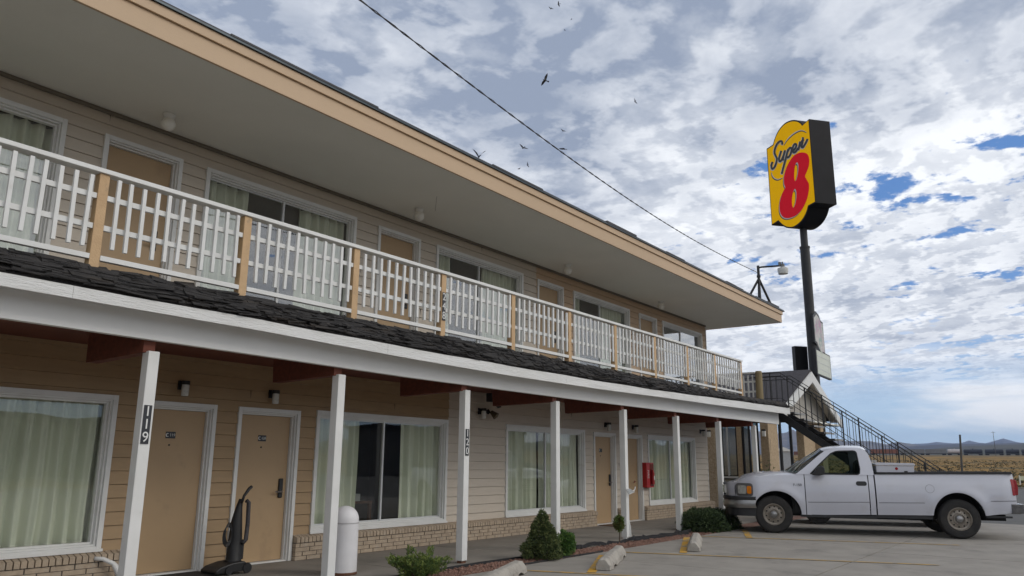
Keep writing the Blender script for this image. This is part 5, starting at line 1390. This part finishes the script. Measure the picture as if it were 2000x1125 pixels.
# train: one thing per wagon
TR = [("hopper", 1700, 1756.5, (.26, .085, .035), 'rust-orange hopper wagon of the freight train, seen through the stair bars'),
      ("hopper", 1757, 1806, (.20, .195, .19), 'grey hopper wagon next to the rust-orange one'),
      ("hopper", 1806.5, 1848.5, (.22, .21, .205), 'grey hopper wagon next to the white tank wagon'),
      ("tank", 1849.5, 1879, (.58, .52, .50), 'white tank wagon of the freight train'),
      ("tank", 1881, 1920, (.022, .024, .034), 'black tank wagon next to the white tank wagon'),
      ("tank", 1922.5, 1961, (.026, .028, .038), 'black tank wagon second from the white tank wagon'),
      ("tank", 1963.5, 1992, (.018, .020, .028), 'black tank wagon near the right edge of the picture'),
      ("tank", 1994, 2025, (.018, .020, .028), 'black tank wagon cut off by the right edge of the picture')]
RD = 690.
for kind, u0, u1, col_, lab in TR:
    a = at_az(u0-.7, 882, RD); b_ = at_az(u1+.7, 882, RD); a.z = b_.z = 0; mid_ = (a+b_)/2; L = (b_-a).length; d = (b_-a).normalized()
    gz = min(gh(a.x, a.y), gh(b_.x, b_.y), gh(mid_.x, mid_.y))+.2
    o = empty('freight_wagon', (mid_.x, mid_.y, gz), atan2(d.y, d.x), lab, 'freight wagon', 'wagons of the freight train')
    mm_ = mat('wagon_%s' % ('rust' if col_[0] > .25 and col_[1] < .2 else 'white' if col_[0] > .5 else 'grey' if col_[0] > .1 else 'black'), col_, .7, tuple(c*.8 for c in col_), .5)
    m = MB()
    if kind == 'hopper':
        m.box(-L/2+.5, L/2-.5, -1.5, 1.5, 1.3, 4.5)
        k = -L/2+1
        while k < L/2-.6: m.box(k, k+.15, -1.6, -1.5, 1.3, 4.5); k += 1.4
    else:
        m.tube([(-L/2+.5, 0, 2.9), (-L/2+.9, 0, 2.9), (L/2-.9, 0, 2.9), (L/2-.5, 0, 2.9)], [.9, 1.55, 1.55, .9], 18); m.tube([(0, 0, 4.2), (0, 0, 4.8)], .5, 10)
    m.build('wagon_body', mm_, o, autos=40)
    m = MB(); m.box(-L/2+.2, L/2-.2, -1.2, 1.2, .95, 1.25)
    for e_ in (-L/2+2, L/2-2): m.box(e_-1.3, e_+1.3, -1.1, 1.1, .1, .95)
    m.build('bogies', m_under, o)
a = at_az(1560, 880, 560); b_ = at_az(1580, 880, 560); d = (b_-a); d.z = 0; L = d.length+1; d.normalize()
o = empty('cargo_container', (a.x, a.y, gh(a.x, a.y)+.2), atan2(d.y, d.x), 'teal and white patterned cargo container in the field beyond the black stair posts', 'container')
m = MB(); m.box(0, L, -.02, 2.4, .6, 4.6); m.build('container_body', mat('teal_paint', (.05, .17, .24), .6), o)
m = MB(); 
for q in ([(1.4, .8), (2.3, .8), (2.3, 3.0), (3.6, 1.4), (4.9, 3.0), (4.9, .8), (5.8, .8), (5.8, 4.4), (4.9, 4.4), (3.6, 2.8), (2.3, 4.4), (1.4, 4.4)],): m.prism(q, lambda x, z, t_: (x, t_, z), -.06, -.03)
m.build('white_pattern', m_white, o)
m = MB(); m.box(-3.2, -.3, 0, 2.4, .4, 2.6); m.build('trailer_nose', mat('brick_red', (.16, .06, .03), .8), o)
# verge fence near the road
p = on_ground(1996, 78); fe = empty('roadside_banner', p, 0, 'low pale banner on short posts at the verge behind the truck tailgate', 'banner')
dd = Vector((rt.x, rt.y, 0)).normalized()
m = MB(); m.bar(dd*-.55+Vector((0, 0, .62)), dd*3+Vector((0, 0, .62)), .05, .34); m.build('panel', mat('pale_lime', (.42, .46, .26), .7, (.5, .5, .42), 3), fe)
for k in (-.5, 1.2, 2.9): m = MB(); m.tube([dd*k, dd*k+Vector((0, 0, .85))], .05, 6); m.build('post', m_white, fe)
# sagebrush tufts: countless, one object
mb = MB(); rs = random.Random(21)
for i in range(5200):
    a = radians(rs.uniform(2, 30)); r = 66+260*rs.random()**1.6; x, y = CAM.x+r*cos(a), CAM.y+r*sin(a)
    if x < 63.2: continue
    s_ = rs.uniform(.12, .36)*(1+r*.0012); z = gh(x, y)-.06
    for q in range(7):
        d = rv(rs); d.z = abs(d.z); c = Vector((x, y, z))+Vector((d.x*s_*.8, d.y*s_*.8, d.z*s_*.55)); e1 = rv(rs)*s_*.4; e2 = rv(rs)*s_*.4
        mb.face([c-e1, c+e2, c+e1, c-e2], rs.randint(0, 2))
tag(mb.build('sagebrush', [mat('sage', (.12, .115, .065), .95), mat('dry_grass', (.26, .165, .06), .95), mat('dark_sage', (.060, .060, .036), .95)], fix=False), 'scattered sagebrush and dry grass tufts over the field', 'sagebrush', kind='stuff')
# hills
def ridge(name, prof, dist, depth, m_, dz, seed, rough=.02):
    mb = MB(); A0, A1 = prof[0][0], prof[-1][0]; n = int(abs(A1-A0)/.05); rows = 10
    for r in range(rows+1):
        k = r/rows; d = dist+depth*(1-k)*-1
        for i in range(n+1):
            az = A0+(A1-A0)*i/n; e_ = lerp(prof, az)+rough*noise.noise(Vector((az*2.4, seed, 0)))+rough*.5*noise.noise(Vector((az*7, seed, 1)))
            top_ = 1.39+dist*math.tan(radians(e_)); ero = noise.noise(Vector((az*3.5, k*2, seed+5)))
            z = dz+(top_-dz)*(k**1.25)*(1+.22*ero*(1-k)*2.0*k**.3)
            mb.v.append((CAM.x+d*cos(radians(az)), CAM.y+d*sin(radians(az)), z))
    b = len(mb.v)
    for i in range(n+1):
        az = A0+(A1-A0)*i/n; d = dist+depth*.8; mb.v.append((CAM.x+d*cos(radians(az)), CAM.y+d*sin(radians(az)), dz))
    for r in range(rows+1):
        for i in range(n): a = r*(n+1)+i; mb.f.append((a, a+1, a+n+2, a+n+1)); mb.m.append(0)
    tag(mb.build(name, m_, smooth=True), kind='structure')
m_hill = mat('sage_hills', (.11, .092, .07), 1, (.055, .05, .045), .004, detail=9, amt=(.42, .6), dirt=(.19, .15, .11), dscale=.01, damt=(.52, .68))
m_mtn = mat('bare_mountain', (.05, .048, .05), 1, (.035, .034, .036), .003, detail=9, amt=(.42, .6))
ridge('hills', [(-14, 1.5), (2.3, 1.49), (3.8, 1.47), (4.9, 1.43), (6.3, 1.42), (7.95, 1.39), (9.1, 1.33), (10.3, 1.22), (13, 1.05), (16, .9), (20, .9), (40, 1.0)], 3400, 600, m_mtn, 20, 3, .012)
ridge('mountain', [(6.8, .9), (7.6, 1.1), (8.54, 1.23), (9.55, 1.40), (10.0, 1.48), (10.4, 1.57), (11.2, 1.40), (12.1, 1.62), (13.3, 1.62), (14.6, 1.66), (15.9, 1.93), (16.5, 2.17), (16.95, 2.42), (17.3, 2.2), (18.2, 2.1), (20, 2.5), (25, 2.5), (40, 2.2), (60, 1.5)], 4700, 1300, m_hill, 20, 8, .03)
ridge('mountain_range', [(-16, 1.3), (1, 1.36), (3.56, 1.42), (4.2, 1.60), (4.59, 1.74), (5.0, 1.62), (5.56, 1.45), (6.0, 1.5), (6.43, 1.63), (6.8, 1.5), (7.09, 1.46), (7.6, 1.47), (8.22, 1.55), (8.8, 1.46), (9.4, 1.44), (10.5, 1.40), (14, 1.3)], 7200, 1200, m_mtn, 20, 4, .012)
# low buildings across the lot, behind the camera: what the lower windows mirror
for x, y, w, h, lb, cl in ((24, -52, 26, 4.2, 'long low brown building across the road behind the camera', (.10, .08, .065)), (66, -46, 22, 4.8, 'grey shed-like building across the road, farther right', (.13, .13, .13))):
    o = empty('roadside_building', (x, y, 0), 0, lb, 'building'); m = MB(); m.box(-w/2, w/2, -6, 0, -.2, h); m.build('wall', mat('far_wall_%d' % x, cl, .9), o)
    m = MB(); m.box(-w/2-.4, w/2+.4, -6.4, .4, h, h+.35); m.build('roof', m_roof, o)
# ------------------------------------------------------------------ birds
def bird(p, sp_, roll, yaw, label, flap=.3, perched=False):
    sp_ *= .72; m = MB(); R_ = Matrix.Rotation(yaw, 3, 'Z') @ Matrix.Rotation(roll, 3, 'X')
    def T_(x, y, z): return tuple(R_ @ Vector((x, y, z))*sp_)
    n = 6
    body = [(-.28, .02), (-.18, .05), (0, .075), (.14, .055), (.24, .035), (.30, .012)]
    b = len(m.v)
    for x, r in body:
        for k in range(n): a = 2*pi*k/n; m.v.append(T_(x, r*cos(a), r*sin(a)))
    for i in range(5):
        for k in range(n): m.f.append((b+i*n+k, b+i*n+(k+1) % n, b+(i+1)*n+(k+1) % n, b+(i+1)*n+k)); m.m.append(0)
    for s_ in (-1, 1):
        if perched: w = [(.12, .05, .02), (-.30, .07, -.04), (-.12, .09, .05)]
        else: w = [(.14, .04, .02), (.16, .25, .02+flap*.35), (.05, .52, .0+flap*.7), (-.02, .66, flap*.75), (-.10, .45, flap*.55), (-.12, .22, .02+flap*.3), (-.10, .04, 0)]
        for dz_ in (0, .012): m.face([T_(x, s_*y, z+dz_) for x, y, z in w])
    m.face([T_(-.2, -.03, 0), T_(-.42, -.09, 0), T_(-.45, 0, .01), T_(-.42, .09, 0), T_(-.2, .03, 0)])
    o = m.build('bird', m_black, loc=p, fix=False); tag(o, label, 'bird', 'dark birds in the sky'); return o
B = [((1091, 8), .55, .9, 1.2, 'tiny bird at the top edge of the sky, right of its neighbour'), ((1076, 17), .55, .2, .4, 'tiny bird near the top edge of the sky, left of its neighbour'),
     ((1116, 38), .25, .3, 2, 'speck of a bird high in the sky, right one of two specks'), ((1103, 59), .28, .2, 1, 'speck of a bird high in the sky, left one of two specks'),
     ((1065, 157), 1.25, .75, 2.2, 'largest dark bird, alone in the upper sky left of the wire'), ((1240, 198), .6, 1.1, .3, 'small bird alone in the sky right of the wire'),
     ((1100, 256), .55, .25, .5, 'small gliding bird just above the bird on the wire'), ((1022, 289), .95, .3, .5, 'gliding bird with spread wings low above the roof edge'),
     ((1030, 322), .55, 1.2, .6, 'small upright bird just above the roof edge, the right one of a pair'), ((1014, 330), .5, -.5, .9, 'small bird nearest the roof edge, the left one of a pair')]
for (u, v_), s_, ro_, yw_, lb in B: bird(at_az(u, v_, 60), s_, ro_, yw_+ya, lb)
bird((8.98, -2.15, 6.15), .24, 0, 1.0, 'dark bird taking off from the roof edge', .9)
bp_ = min(pts if False else [p for p in [A_.lerp(Cp, i/400.)-Vector((0, 0, .34*sin(pi*i/400.))) for i in range(401)]], key=lambda q: abs((1000+F*((q-CAM).dot(rt))/((q-CAM).dot(fw)))-1098))
bird(bp_+Vector((0, 0, .06)), .24, 0, 2.4, 'dark bird perched on the wire', 0, True)

# ------------------------------------------------------------------ haze
m_hz = bpy.data.materials.new('haze'); m_hz.use_nodes = True; t = m_hz.node_tree; t.nodes.clear()
o_ = t.nodes.new('ShaderNodeOutputMaterial'); v_ = t.nodes.new('ShaderNodeVolumePrincipled')
v_.inputs['Color'].default_value = (.52, .66, 1.0, 1); v_.inputs['Density'].default_value = .00010; v_.inputs['Anisotropy'].default_value = .0
t.links.new(v_.outputs[0], o_.inputs['Volume'])
mb = MB(); mb.box(-9100, 9300, -9200, 9200, -60, 330); tag(mb.build('haze', m_hz), kind='stuff', label='thin blue air over the plain', cat='haze')
